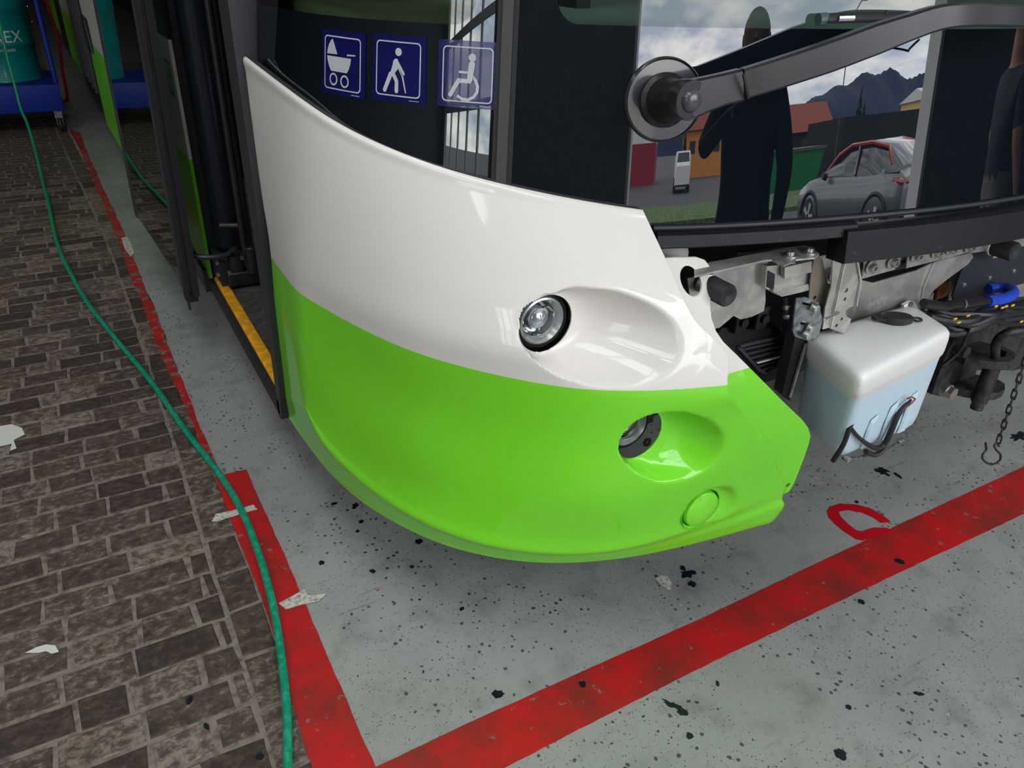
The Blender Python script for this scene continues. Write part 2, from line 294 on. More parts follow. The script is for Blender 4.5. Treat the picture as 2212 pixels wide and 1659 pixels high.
# ---------------------------------------------------------------- floor
def floor_material():
    m = mat('worn_painted_concrete', (.2, .215, .21), .42); N = m.node_tree.nodes; L = m.node_tree.links; b = N['Principled BSDF']
    g = N.new('ShaderNodeNewGeometry')
    def noise(sc_, det, lo, hi, rough=.55):
        n = N.new('ShaderNodeTexNoise'); n.inputs['Scale'].default_value = sc_; n.inputs['Detail'].default_value = det; n.inputs['Roughness'].default_value = rough; L.new(g.outputs['Position'], n.inputs['Vector'])
        r = N.new('ShaderNodeMapRange'); r.inputs[1].default_value = lo; r.inputs[2].default_value = hi; L.new(n.outputs[0], r.inputs[0]); return r.outputs[0]
    def mixc(fac, a, col, k=1.0):
        mu = N.new('ShaderNodeMath'); mu.operation = 'MULTIPLY'; mu.inputs[1].default_value = k; L.new(fac, mu.inputs[0])
        x = N.new('ShaderNodeMix'); x.data_type = 'RGBA'; L.new(mu.outputs[0], x.inputs[0]); L.new(a, x.inputs[6]); x.inputs[7].default_value = (*col, 1); return x.outputs[2]
    def dots(scale, rad, thin, dens, off=0):
        v = N.new('ShaderNodeTexVoronoi'); v.inputs['Scale'].default_value = scale; v.inputs['Randomness'].default_value = 1
        nn = N.new('ShaderNodeTexNoise'); nn.inputs['Scale'].default_value = scale*1.7; nn.inputs['Detail'].default_value = 2; L.new(g.outputs['Position'], nn.inputs['Vector'])
        va = N.new('ShaderNodeVectorMath'); va.operation = 'MULTIPLY_ADD'; va.inputs[1].default_value = (.5/scale,)*3; L.new(nn.outputs['Color'], va.inputs[0]); L.new(g.outputs['Position'], va.inputs[2]); L.new(va.outputs[0], v.inputs['Vector'])
        sp = N.new('ShaderNodeSeparateColor'); L.new(v.outputs['Color'], sp.inputs[0])
        rr = N.new('ShaderNodeMath'); rr.operation = 'MULTIPLY_ADD'; rr.inputs[1].default_value = rad; rr.inputs[2].default_value = -rad*thin; L.new(sp.outputs[0], rr.inputs[0])
        lt = N.new('ShaderNodeMath'); lt.operation = 'LESS_THAN'; L.new(v.outputs['Distance'], lt.inputs[0]); L.new(rr.outputs[0], lt.inputs[1])
        n2 = N.new('ShaderNodeTexNoise'); n2.inputs['Scale'].default_value = 2.3+off; L.new(g.outputs['Position'], n2.inputs['Vector'])
        gt = N.new('ShaderNodeMath'); gt.operation = 'GREATER_THAN'; gt.inputs[1].default_value = dens; L.new(n2.outputs[0], gt.inputs[0])
        mu = N.new('ShaderNodeMath'); mu.operation = 'MULTIPLY'; L.new(lt.outputs[0], mu.inputs[0]); L.new(gt.outputs[0], mu.inputs[1]); return mu.outputs[0]
    rgb = N.new('ShaderNodeRGB'); rgb.outputs[0].default_value = (.315, .330, .312, 1)
    c = mixc(noise(1.4, 4, .4, .75), rgb.outputs[0], (.17, .175, .165), .7)
    c = mixc(noise(9, 6, .52, .8), c, (.10, .10, .09), .55)
    c = mixc(noise(60, 5, .55, .8), c, (.13, .12, .11), .4)
    c = mixc(noise(3.1, 7, .62, .70, .65), c, (.09, .085, .07), .45)
    mp2 = N.new('ShaderNodeMapping'); mp2.inputs['Rotation'].default_value = (0, 0, .9); mp2.inputs['Scale'].default_value = (4, 60, 1); L.new(g.outputs['Position'], mp2.inputs[0])
    ns = N.new('ShaderNodeTexNoise'); ns.inputs['Scale'].default_value = 1; ns.inputs['Detail'].default_value = 4; L.new(mp2.outputs[0], ns.inputs[0])
    r = N.new('ShaderNodeMapRange'); r.inputs[1].default_value = .66; r.inputs[2].default_value = .76; L.new(ns.outputs[0], r.inputs[0]); c = mixc(r.outputs[0], c, (.10, .10, .09), .5)
    c = mixc(dots(60, .62, .45, .47), c, (.04, .045, .05), .9)
    c = mixc(dots(170, .6, .45, .42, 1), c, (.03, .03, .035), .8)
    c = mixc(dots(14, .52, .70, .50, 3), c, (.012, .016, .022), 1)
    c = mixc(dots(34, .5, .70, .48, 2), c, (.02, .022, .03), 1)
    c = mixc(dots(22, .5, .82, .5, 5), c, (.3, .01, .012), .9)
    c = mixc(dots(40, .5, .75, .5, 7), c, (.5, .5, .48), .8)
    L.new(c, b.inputs['Base Color'])
    rr = N.new('ShaderNodeMapRange'); L.new(noise(5, 4, .3, .7), rr.inputs[0]); rr.inputs[3].default_value = .32; rr.inputs[4].default_value = .6; L.new(rr.outputs[0], b.inputs['Roughness'])
    return m
M['floor'] = floor_material()
EDGE = [(.19, -2.6), (.196, 0), (.2, .8), (.198, 1.6), (.2, 2.4), (.2, 3.0), (.196, 3.8), (.185, 4.6), (.16, 5.4), (.13, 6.1), (.09, 7), (.05, 8), (0, 12), (-.1, 25)]
b = MB(); E2 = []
for i in range(len(EDGE)-1):
    for k in range(12):
        t = k/12; E2.append((EDGE[i][0]+(EDGE[i+1][0]-EDGE[i][0])*t+random.uniform(-.006, .006), EDGE[i][1]+(EDGE[i+1][1]-EDGE[i][1])*t))
E2.append(EDGE[-1])
b.plate(E2 + [(9, 25), (9, -2.6)], lambda x, y: (x, y, -.05), (0, 0, .05))
floor = struct(b.obj('floor', M['floor'], smooth=0)); floor['label'] = 'grey painted concrete workshop floor with black specks and paint drips'
# brick paving
def brick_material():
    m = mat('worn_brick', (.06, .045, .035), .75); N = m.node_tree.nodes; L = m.node_tree.links; b_ = N['Principled BSDF']
    g = N.new('ShaderNodeNewGeometry'); oi = N.new('ShaderNodeObjectInfo')
    mp_ = N.new('ShaderNodeMapping'); L.new(g.outputs['Position'], mp_.inputs[0]); mp_.inputs['Scale'].default_value = (1, 1.35, 1)
    n1 = N.new('ShaderNodeTexNoise'); n1.inputs['Scale'].default_value = 30; n1.inputs['Detail'].default_value = 8; n1.inputs['Roughness'].default_value = .74; n1.inputs['Distortion'].default_value = .25; L.new(mp_.outputs[0], n1.inputs[0])
    r1 = N.new('ShaderNodeValToRGB'); e = r1.color_ramp.elements; e[0].position = .36; e[0].color = (.035, .025, .019, 1); e[1].position = .66; e[1].color = (.25, .20, .165, 1); x = e.new(.52); x.color = (.085, .062, .048, 1)
    ad = N.new('ShaderNodeMath'); ad.operation = 'MULTIPLY_ADD'; ad.inputs[1].default_value = .22; L.new(oi.outputs['Random'], ad.inputs[0]); sb = N.new('ShaderNodeMath'); sb.operation = 'SUBTRACT'; sb.inputs[1].default_value = .115; L.new(n1.outputs[0], ad.inputs[2]); L.new(ad.outputs[0], sb.inputs[0]); L.new(sb.outputs[0], r1.inputs[0])
    n3 = N.new('ShaderNodeTexNoise'); n3.inputs['Scale'].default_value = 4; n3.inputs['Detail'].default_value = 3; L.new(g.outputs['Position'], n3.inputs[0])
    r3 = N.new('ShaderNodeMapRange'); r3.inputs[1].default_value = .4; r3.inputs[2].default_value = .7; L.new(n3.outputs[0], r3.inputs[0])
    mx = N.new('ShaderNodeMix'); mx.data_type = 'RGBA'; mx.blend_type = 'MULTIPLY'; L.new(r3.outputs[0], mx.inputs[0]); L.new(r1.outputs[0], mx.inputs[6]); mx.inputs[7].default_value = (.8, .75, .7, 1)
    L.new(mx.outputs[2], b_.inputs['Base Color'])
    bp = N.new('ShaderNodeBump'); bp.inputs['Strength'].default_value = .6; bp.inputs['Distance'].default_value = .002; L.new(n1.outputs[0], bp.inputs['Height']); L.new(bp.outputs[0], b_.inputs['Normal']); return m
M['brick'] = brick_material()
M['mortar'] = mat('mortar', (.21, .18, .152), .85, col2=(.09, .07, .055), vscale=30, c2=(.45, .68), bump=.5, bscale=150, detail=7)
b = MB(); b.plate([(x, y) for x, y in EDGE] + [(-9.5, 25), (-9.5, -2.6)], lambda x, y: (x, y, -.06), (0, 0, .0585))
bed = struct(b.obj('brick_floor', M['mortar'], smooth=0)); bed['label'] = 'brown worn brick paving left of the concrete'
def brick_shape(mb, x0, y0, x1, y1, z):
    j = lambda: random.uniform(-.0045, .0045); c = .004
    p = [(x0+j(), y0+j()), (x1+j(), y0+j()), (x1+j(), y1+j()), (x0+j(), y1+j())]
    cx = (x0+x1)/2; cy = (y0+y1)/2
    top = [(a+(c if a < cx else -c), b_+(c if b_ < cy else -c), z) for a, b_ in p]; mid = [(a, b_, z-.0028) for a, b_ in p]; lo = [(a, b_, z-.02) for a, b_ in p]
    mb.add(lo+mid+top, [(0,1,5,4),(1,2,6,5),(2,3,7,6),(3,0,4,7),(4,5,9,8),(5,6,10,9),(6,7,11,10),(7,4,8,11),(8,9,10,11)])
RP = .099; BL = .165
rects = []
row = 0; y = .55
while y < 12.5:
    off = (row % 2)*BL/2 + random.uniform(-.03, .03); x = 0
    edge = np.interp(y, [p[1] for p in EDGE], [p[0] for p in EDGE])
    xr = .095 + (edge-.2)
    rects.append((xr-off*.9 if off > .02 else xr-BL, y, xr, y+RP-.009)) if abs(off) > .02 else None
    x = xr-off-.009 if off > .02 else xr
    left = -.56 - max(0, y-1.2)*.10
    while x > left:
        Lb = BL*random.choice([1, 1, .9, .8, 1.1, .68, 1.22]) ; rects.append((x-Lb+.009, y+random.uniform(-.002, .002), x, y+RP-.009)); x -= Lb
    y += RP; row += 1
y = .5
while y < 12:
    edge = np.interp(y, [p[1] for p in EDGE], [p[0] for p in EDGE]); Lb = BL*random.uniform(.85, 1.1)
    rects.append((edge-.094, y, edge-.008, y+Lb-.009)); y += Lb
camf = Vector((0, 0, 1.6))
rects.sort(key=lambda r: math.hypot((r[0]+r[2])/2, (r[1]+r[3])/2))
rects = [r for r in rects if r[1] > .62 and r[2]-r[0] > .02]
vis = [r for r in rects if r[0] > -.53 - max(0, r[1]-1.5)*.06]
near = vis[:300]; ns_ = set(map(id, near))
for i, r in enumerate(near):
    mb = MB(); cx = (r[0]+r[2])/2; cy = (r[1]+r[3])/2
    brick_shape(mb, r[0]-cx, r[1]-cy, r[2]-cx, r[3]-cy, 0)
    me = bpy.data.meshes.new('brick'); me.from_pydata(mb.v, [], mb.f); me.materials.append(M['brick'])
    o = bpy.data.objects.new('brick', me); C.objects.link(o); o.parent = bed; o.location = (cx, cy, random.uniform(-.0002, .0012))
mb = MB()
for r in rects:
    if id(r) not in ns_: brick_shape(mb, *r, random.uniform(-.0002, .0012))
o = mb.obj('brick_field', M['brick'], bed, smooth=0); o['kind'] = 'stuff'
# red paint lines
def worn_red(name, wear):
    m = mat(name, (.32, .012, .014), .45); N = m.node_tree.nodes; L = m.node_tree.links; b_ = N['Principled BSDF']
    g = N.new('ShaderNodeNewGeometry'); n = N.new('ShaderNodeTexNoise'); n.inputs['Scale'].default_value = 7; n.inputs['Detail'].default_value = 8; n.inputs['Roughness'].default_value = .62; L.new(g.outputs['Position'], n.inputs[0])
    r = N.new('ShaderNodeValToRGB'); e = r.color_ramp.elements; e[0].position = .38; e[0].color = (.50, .010, .012, 1); e[1].position = .66; e[1].color = (.22, .022, .018, 1); L.new(n.outputs[0], r.inputs[0])
    n2 = N.new('ShaderNodeTexNoise'); n2.inputs['Scale'].default_value = 22; n2.inputs['Detail'].default_value = 9; n2.inputs['Roughness'].default_value = .7; L.new(g.outputs['Position'], n2.inputs[0])
    r2 = N.new('ShaderNodeMapRange'); r2.inputs[1].default_value = wear; r2.inputs[2].default_value = wear+.04; L.new(n2.outputs[0], r2.inputs[0])
    mx = N.new('ShaderNodeMix'); mx.data_type = 'RGBA'; L.new(r2.outputs[0], mx.inputs[0]); L.new(r.outputs[0], mx.inputs[6]); mx.inputs[7].default_value = (.16, .15, .13, 1)
    L.new(mx.outputs[2], b_.inputs['Base Color']); return m
M['red_line'] = worn_red('red_floor_paint', .615); M['red_worn'] = worn_red('worn_red_floor_paint', .53)
def flat(name, poly, z, m, label, cat, th=.0006):
    b_ = MB(); b_.plate(poly, lambda x, y: (x, y, z), (0, 0, -th)); o = b_.obj(name, m, smooth=0); tag(o, label, cat); return o
def rough_poly(poly, amp=.003, step=.03):
    out = []
    for i in range(len(poly)):
        a = Vector(poly[i]); c = Vector(poly[(i+1) % len(poly)]); n = max(1, int((c-a).length/step)); d = (c-a).normalized(); nn = Vector((-d.y, d.x))
        for k in range(n): q = a + (c-a)*k/n + (nn*random.uniform(-amp, amp) if k else Vector((0, 0))); out.append((q.x, q.y))
    return out
flat('floor_stripe', rough_poly([(0.2926,2.2782),(0.2925,2.0952),(0.2961,1.7747),(0.2944,1.4142),(0.2931,1.1622),(0.2945,0.9879),(0.1677,1.0091),(0.1722,1.179),(0.178,1.3166),(0.1897,1.4692),(0.196,1.6656),(0.1912,1.9003),(0.1911,2.2427),(0.196,2.2831)], .0015), .0024, M['red_line'], 'wide red painted line running from the front corner back beneath the green hose', 'floor marking')
flat('floor_stripe', rough_poly([(0.282,1.0396),(0.5116,1.0435),(0.906,1.0394),(1.2118,1.0349),(1.7702,1.0406),(2.2191,1.043),(2.7808,1.0433),(3.743,1.0436),(3.3492,0.8656),(2.5097,0.8838),(2.0101,0.8938),(1.608,0.9011),(1.1953,0.9073),(0.8134,0.9074),(0.5464,0.9036),(0.3322,0.8983)], .001), .0006, M['red_line'], 'long red painted line crossing the grey floor in front of the bus', 'floor marking')
flat('floor_stripe', rough_poly([(0.1911,2.2427),(0.1794,2.3803),(0.1855,2.6382),(0.1659,2.9912),(0.1541,3.3583),(0.1519,3.6744),(0.1505,3.9733),(0.1452,4.5376),(0.1386,5.2405),(0.1158,6.1462),(0.0919,7.1741),(0.0574,8.1076),(0.1311,7.9788),(0.1406,6.9132),(0.163,6.0008),(0.1848,5.1234),(0.1877,4.2935),(0.201,3.708),(0.1966,3.3625),(0.2017,2.9945),(0.2026,2.7377),(0.2078,2.4919),(0.2124,2.2748)], .006, .06), .0022, M['red_worn'], 'narrow worn red line along the joint between brick and concrete', 'floor marking')
C_ = [(2.0686,1.0623),(2.0734,1.1015),(2.0672,1.1421),(2.0414,1.177),(1.9959,1.2056),(1.9496,1.2102),(1.9218,1.1976),(1.9025,1.1732),(1.894,1.1414),(1.8902,1.1031),(1.8938,1.0595),(1.9069,1.0455),(1.9761,1.0343),(2.0385,1.022),(2.031,1.0509),(1.9903,1.0718),(1.9439,1.0755),(1.9315,1.0869),(1.9335,1.1212),(1.9427,1.1605),(1.956,1.1774),(1.989,1.1713),(2.0217,1.1386),(2.0335,1.1062),(2.033,1.0753)]
flat('paint_mark', C_, .0009, mat('bright_red_paint', (.5, .005, .015), .4), 'curled bright red paint mark beside the long red line', 'paint mark')
def splat(n, c, rx, ry, rot=0, amp=.35, seed=0):
    R_ = random.Random(seed); out = []
    for k in range(n):
        t = 2*math.pi*k/n; r_ = 1 + R_.uniform(-amp, amp); x = rx*r_*math.cos(t); y_ = ry*r_*math.sin(t)
        out.append((c[0] + x*math.cos(rot) - y_*math.sin(rot), c[1] + x*math.sin(rot) + y_*math.cos(rot)))
    return out
M['tar'] = mat('black_paint_drip', (.008, .011, .016), .35); M['plaster'] = mat('white_plaster', (.55, .53, .47), .8, col2=(.22, .2, .17), vscale=90, c2=(.45, .7)); M['white_spill'] = mat('white_spill', (.62, .62, .58), .6)
spots = [((1485,1240),.02,.014,'black'),((1495,1262),.012,.012,'black'),((1475,1228),.010,.008,'black'),((1455,1525),.026,.008,'black'),((1475,1540),.013,.009,'black'),((1258,1479),.009,.009,'black'),((1816,1630),.014,.014,'black'),((1860,1300),.011,.010,'black'),((1985,1499),.014,.006,'black'),((1833,1528),.008,.007,'black'),((1906,1018),.024,.02,'black'),((1940,1028),.018,.007,'black'),((1943,1213),.014,.013,'black'),((1490,1590),.009,.009,'black'),((905,1170),.012,.011,'black'),((780,1127),.008,.008,'black'),((765,1097),.007,.007,'black'),((772,1148),.006,.006,'black'),((722,1088),.012,.006,'black'),((768,1092),.012,.010,'black'),((695,1216),.009,.008,'black'),((805,1234),.011,.007,'black'),((890,1225),.006,.006,'black'),((998,1315),.008,.006,'black'),((410,1514),.011,.007,'black'),((446,1570),.011,.005,'black'),((562,1635),.009,.008,'black'),((2200,943),.04,.02,'black'),((1075,1500),.012,.016,'black')]
SP = [(1.3165,1.1863),(1.301,1.1478),(1.3195,1.2107),(0.9869,0.8518),(0.9942,0.826),(0.8244,1.0072),(1.2456,0.5682),(1.6867,0.87),(1.5567,0.5896),(1.3663,0.6465),(2.2834,1.2632),(2.3107,1.2188),(1.9314,0.9277),(0.9676,0.7697),(0.6723,1.6758),(0.5478,1.8436),(0.5512,1.9185),(0.5221,1.8053),(0.5012,1.9676),(0.559,1.9276),(0.3834,1.7209),(0.5031,1.6203),(0.6108,1.5839),(0.6693,1.3708),(-0.0353,1.4087),(-0.0138,1.3182),(0.0765,1.1843),(2.9615,1.1714),(0.6244,1.0808)]
mb = MB()
for i, (s_, p) in enumerate(zip(spots, SP)): mb.plate(splat(18, p, s_[1], s_[2], i*.7, .22 if i not in (0, 3, 10, 27) else .5, i), lambda x, y: (x, y, .0032 if (x < .2 or i == 5) else .0013), (0, 0, -.0006))
o = mb.obj('paint_drips', M['tar'], smooth=0); tag(o, 'black paint drips and smears scattered over the grey floor', 'paint spots', kind='stuff')
for nm, poly, lab, m_ in [('plaster_patch', [(0.1543,2.0826),(0.2012,2.0765),(0.2701,2.075),(0.275,2.0465),(0.2234,2.0473),(0.1523,2.0437),(0.1372,2.0514)], 'cream filler patch crossing the red line just below its square end', 'plaster'),
    ('plaster_patch', [(0.231,1.6184),(0.2692,1.6275),(0.3083,1.6368),(0.3086,1.6109),(0.3571,1.5935),(0.3318,1.5755),(0.2831,1.5855),(0.243,1.5874)], 'cream filler patch on the red line midway along its lower stretch', 'plaster'),
    ('plaster_patch', [(0.1629,4.9034),(0.1966,4.915),(0.2043,4.7548),(0.2002,4.6078),(0.1776,4.5542),(0.161,4.6907)], 'ragged cream crumbs beside the far red line near the open door', 'plaster'),
    ('plaster_patch', [(-0.4374,2.9416),(-0.4009,2.9372),(-0.3674,2.893),(-0.3593,2.8417),(-0.394,2.8195),(-0.3858,2.7576),(-0.4054,2.7518),(-0.3997,2.7965),(-0.4363,2.7956)], 'white spilled blot on the bricks at the left edge', 'white_spill'),
    ('plaster_patch', [(-0.3729,1.7445),(-0.3471,1.7509),(-0.3264,1.7501),(-0.306,1.736),(-0.2988,1.7089),(-0.3153,1.711),(-0.3271,1.7271),(-0.3425,1.7286)], 'white curved paint flake on the bricks below the white blot', 'white_spill'),
    ('plaster_patch', [(1.219,1.2155),(1.2431,1.2179),(1.2565,1.2045),(1.2492,1.1747),(1.2278,1.157),(1.2206,1.173)], 'tan worn patch of bare concrete under the green corner', 'plaster')]:
    flat(nm, poly, .0036 if poly[0][0] < .35 else .0012, M[m_], lab, 'floor patch')

# ---------------------------------------------------------------- hall shell
def wallbox(name, a, b_, m=None):
    q = MB(); q.box(a, b_); return struct(q.obj(name, m or M['wall'], smooth=0))
FY = -2.6; HZ = 5.6
wallbox('wall_back', (-9.5, 25, 0), (9, 25.2, HZ)); wallbox('wall_left', (-9.7, FY, 0), (-9.5, 25, HZ)); wallbox('wall_right', (9, FY, 0), (9.2, 25, HZ))
wallbox('ceiling', (-9.7, FY-.2, HZ), (9.2, 25.2, HZ+.2), M['ceiling'])
q = MB(); DH = 4.3; GX = -4.2; GL = -8.9
for a, b_ in [((-9.7, FY-.2, 0), (-8.9, FY, HZ)), ((GX, FY-.2, 0), (.28, FY, HZ)), ((4.62, FY-.2, 0), (9.2, FY, HZ)), ((-8.9, FY-.2, DH), (GX, FY, HZ)), ((.28, FY-.2, DH), (4.62, FY, HZ))]: q.box(a, b_)
struct(q.obj('wall_front', M['wall'], smooth=0))
M['jamb'] = mat('door_jamb_white', (.6, .6, .58), .5)
for i, x in enumerate((.28, 4.57)):
    q = MB(); q.box((x, FY-.22, 0), (x+.05, FY+.02, DH)); struct(q.obj('trim_%d' % (i+1), M['jamb'], smooth=0))
# glazed sectional gate left of the open bay
dr = bpy.data.objects.new('door_1', None); C.objects.link(dr); dr.location = (-6.5, FY-.1, 0); struct(dr); dr['label'] = 'closed sectional gate with rows of window panes'
nx, nz_ = 5, 5
for k in range(nx+1):
    x = GL + k*(GX-GL)/nx; q = MB(); q.box((x-.04, FY-.14, 0), (x+.04, FY-.06, DH)); q.obj('mullion', M['jamb'], dr, smooth=0)
for k in range(nz_+1):
    z = k*DH/nz_; q = MB(); q.box((GL, FY-.13, max(0, z-.05)), (GX, FY-.07, z+.05)); q.obj('rail', M['jamb'], dr, smooth=0)
for i in range(nx):
    for k in range(nz_):
        x = GL + i*(GX-GL)/nx; z = k*DH/nz_; q = MB(); q.box((x+.04, FY-.105, z+.05), (x+(GX-GL)/nx-.04, FY-.1, z+DH/nz_-.05)); q.obj('pane' if k else 'panel', M['pane'] if k else M['alu_dull'], dr, smooth=0)
# ceiling fill panels: glowing slabs added to brighten the hall
M['fill_panel'] = mat('glowing_fill_panel', (1, 1, 1), .5, emit=((.93, .97, 1), FILL_PANEL_POWER))
for x0, lab in ((-4.6, 'long glowing ceiling panel added as fill light nearer the left wall'), (-.6, 'long glowing ceiling panel added as fill light above the brick paving')):
    t = thing('fill_panel', (x0, 3, HZ), lab, 'fill_panel')
    for k in range(3):
        q = MB(); q.box((x0-.75, -1.9+k*1.6, HZ-.09), (x0+.75, -1.9+k*1.6+1.4, HZ-.06)); q.obj('glow_slab', M['fill_panel'], t, smooth=0)
    q = MB(); q.box((x0-.85, -2.0, HZ-.05), (x0+.85, 3.0, HZ-.02)); q.obj('slab_backing', M['ceiling'], t, smooth=0)
# fluorescent tubes
M['tube'] = mat('lit_fluorescent_tube', (1, 1, 1), .5, emit=((1, .98, .93), TUBE_POWER))
M['lamp_body'] = mat('lamp_housing', (.6, .6, .58), .5)
def batten(x, y, L_=1.5, alongx=False, z=4.6, lab=''):
    t = thing('batten_light', (x, y, z), lab, 'ceiling light', 'fluorescent lights under the hall roof')
    q = MB(); q.box((x-.06, y-L_/2, z+.03), (x+.06, y+L_/2, z+.09)); q.obj('housing', M['lamp_body'], t, smooth=0)
    for dx in (-.035, .035):
        q = MB(); q.cyl((x+dx, y-L_/2+.03, z+.01), (x+dx, y+L_/2-.03, z+.01), .014, n=8); q.obj('tube', M['tube'], t)
    q = MB(); q.cyl((x, y, z+.09), (x, y, HZ), .01, n=6); q.obj('hanger', M['lamp_body'], t)
for x in (-2.6, 5.2):
    for y in (0.2, 2.2, 5.5, 9.5): batten(x, y, lab='white twin tube light hanging from the hall ceiling, %s' % ('over the bus roof' if x > 0 else 'over the brick paving'))
# ---------------------------------------------------------------- outside, seen mirrored in the windscreen
M['asphalt'] = mat('asphalt', (.055, .056, .06), .8, var=.2, vscale=3); M['grass'] = mat('grass_verge', (.07, .13, .03), .9, var=.4, vscale=6)
q = MB(); q.box((-120, -16, -.45), (150, -4.2, -.38)); struct(q.obj('forecourt', M['asphalt'], smooth=0))
q = MB(); q.add([(-12, FY-.2, -.02), (12, FY-.2, -.02), (12, -4.2, -.38), (-12, -4.2, -.38)], [(0, 1, 2, 3)]); struct(q.obj('ramp', M['asphalt'], smooth=0))
q = MB(); q.box((-120, -22, -.45), (150, -16, -.28)); struct(q.obj('verge', M['grass'], smooth=0))
q = MB(); q.box((-900, -1600, -.45), (1600, -22, -.36)); struct(q.obj('road_ground', M['asphalt'], smooth=0))
ridge = [(-900, 25), (-700, 60), (-500, 40), (-300, 72), (-120, 50), (0, 66), (110, 88), (190, 74), (330, 66), (460, 54), (560, 50), (640, 58), (720, 72), (800, 80), (870, 92), (960, 94), (1010, 82), (1060, 76), (1150, 90), (1300, 60), (1600, 70)]
q = MB(); rr = random.Random(3)
def ridge_h(x): return 1.18*float(np.interp(x, [a for a, _ in ridge], [h for _, h in ridge]))*(1+.04*math.sin(x*.06)+.02*math.sin(x*.31))
xs_ = [-900+10*k for k in range(251)]
rings = [[(x, -1250+fr*-220 + 30*math.sin(x*.01+fr*3), (ridge_h(x)*(1-(1-fr)**1.7)) if fr < 1 else ridge_h(x)) for x in xs_] for fr in (0, .2, .4, .6, .8, 1)] + [[(x, -1600, 0) for x in xs_]]
q.loft(rings, caps=False, closed=False)
struct(q.obj('mountain_ridge', mat('haze_blue_mountain', (.012, .024, .06), 1, var=.15, vscale=.05)))  # distance haze painted into the dark blue base colour
def house(x, y, w_, d, h, rh, mw, mr, lab, ang=0):
    t = thing('house', (x, y, -.36), lab, 'building'); 
    q = MB(); q.box((x-w_/2, y-d/2, -.4), (x+w_/2, y+d/2, h)); q.obj('wall', mw, t, smooth=0)
    q = MB(); e = .4; q.add([(x-w_/2-e, y-d/2-e, h), (x+w_/2+e, y-d/2-e, h), (x+w_/2+e, y+d/2+e, h), (x-w_/2-e, y+d/2+e, h), (x-w_/2-e, y, h+rh), (x+w_/2+e, y, h+rh)], [(0,1,5,4),(2,3,4,5),(3,0,4),(1,2,5),(3,2,1,0)]); q.obj('roof', mr, t, smooth=0)
    for k in (-1, 0, 1):
        q = MB(); q.box((x+k*w_*.3-.5, y+d/2, h*.45), (x+k*w_*.3+.5, y+d/2+.05, h*.75)); q.obj('window', M['black_plastic'], t, smooth=0)
M['orange'] = mat('orange_render', (.55, .22, .05), .8); M['yellow_wall'] = mat('yellow_render', (.7, .5, .18), .8); M['roof'] = mat('red_roof_tile', (.22, .05, .03), .8)
M['hall_red'] = mat('dark_red_cladding', (.25, .01, .03), .7); M['dark_hall'] = mat('dark_cladding', (.005, .006, .007), .8); M['white_wall'] = mat('white_cladding', (.6, .6, .6), .7)
house(7.5, -54, 7, 8, 2.6, 2.4, M['orange'], M['roof'], 'orange rendered house mirrored beside the wiper hub')
house(26, -60, 9, 8, 1.8, 2.2, M['dark_hall'], M['roof'], 'low house with a red roof mirrored behind the standing man')
house(62, -70, 14, 10, 3.6, 1.2, M['yellow_wall'], M['jamb'], 'yellow rendered house mirrored at the edge of the windscreen opening')
t = thing('warehouse', (-14, -48, 0), 'white and dark red clad warehouse mirrored left of the wiper hub', 'building')
q = MB(); q.box((-26, -52, -.4), (-1.5, -44, 2.0)); q.obj('lower_wall', M['hall_red'], t, smooth=0)
q = MB(); q.box((-26, -52, 2.0), (-1.5, -44, 5.5)); q.obj('upper_wall', M['white_wall'], t, smooth=0)
q = MB(); q.box((15, -30, -.4), (46, -24, 1.85)); tag(q.obj('shed', M['dark_hall'], smooth=0), 'long low dark shed mirrored behind the parked car', 'building')
t = thing('skip_container', (11.2, -25, 0), 'green waste container mirrored between the standing man and the car', 'container')
q = MB(); q.add([(8.9,-26,-.4),(13.2,-26,-.4),(13.2,-23.8,-.4),(8.9,-23.8,-.4),(8.6,-26.2,.9),(13.6,-26.2,.9),(13.6,-23.6,.9),(8.6,-23.6,.9)], [(0,3,2,1),(4,5,6,7),(0,1,5,4),(1,2,6,5),(2,3,7,6),(3,0,4,7)]); q.obj('body', mat('green_container', (.0, .16, .04), .5), t, smooth=0)
q = MB(); q.box((8.5,-26.3,.9), (13.7,-23.5,1.0)); q.obj('lid', M['dark_grey'], t, smooth=0)
def conifer(x, y, h, lab):
    t = thing('conifer', (x, y, 0), lab, 'tree', 'trees beyond the road'); q = MB(); q.cyl((x, y, -.4), (x, y, h*.9), .14, .03, n=7); q.obj('trunk', mat('bark', (.05, .035, .025), .9), t)
    q = MB(); R_ = random.Random(int(x*10))
    for k in range(260):
        f_ = R_.random()**.8; z = h*(.12+.86*f_); r_ = (1-f_)*h*.2*R_.uniform(.7, 1.1)+.05; a = R_.uniform(0, 6.28)
        p = Vector((x, y, z+.1)); e = Vector((x+r_*math.cos(a), y+r_*math.sin(a), z-r_*.3)); s_ = Vector((-math.sin(a), math.cos(a), 0))*r_*.28
        q.add([p, e+s_, e-s_, (p+e)/2+Vector((0, 0, -.15*r_))], [(0,1,3),(0,3,2),(1,2,3)])
    o_ = q.obj('foliage', mat('conifer_green', (.012, .035, .014), .9), t, smooth=0); o_['kind'] = 'stuff'
conifer(30.5, -49, 4.4, 'dark conifer mirrored above the car bonnet'); conifer(33, -52, 3.6, 'smaller dark conifer mirrored beside the tall one'); conifer(3.4, -40, 2.8, 'dark bushy conifer mirrored beside the orange house')
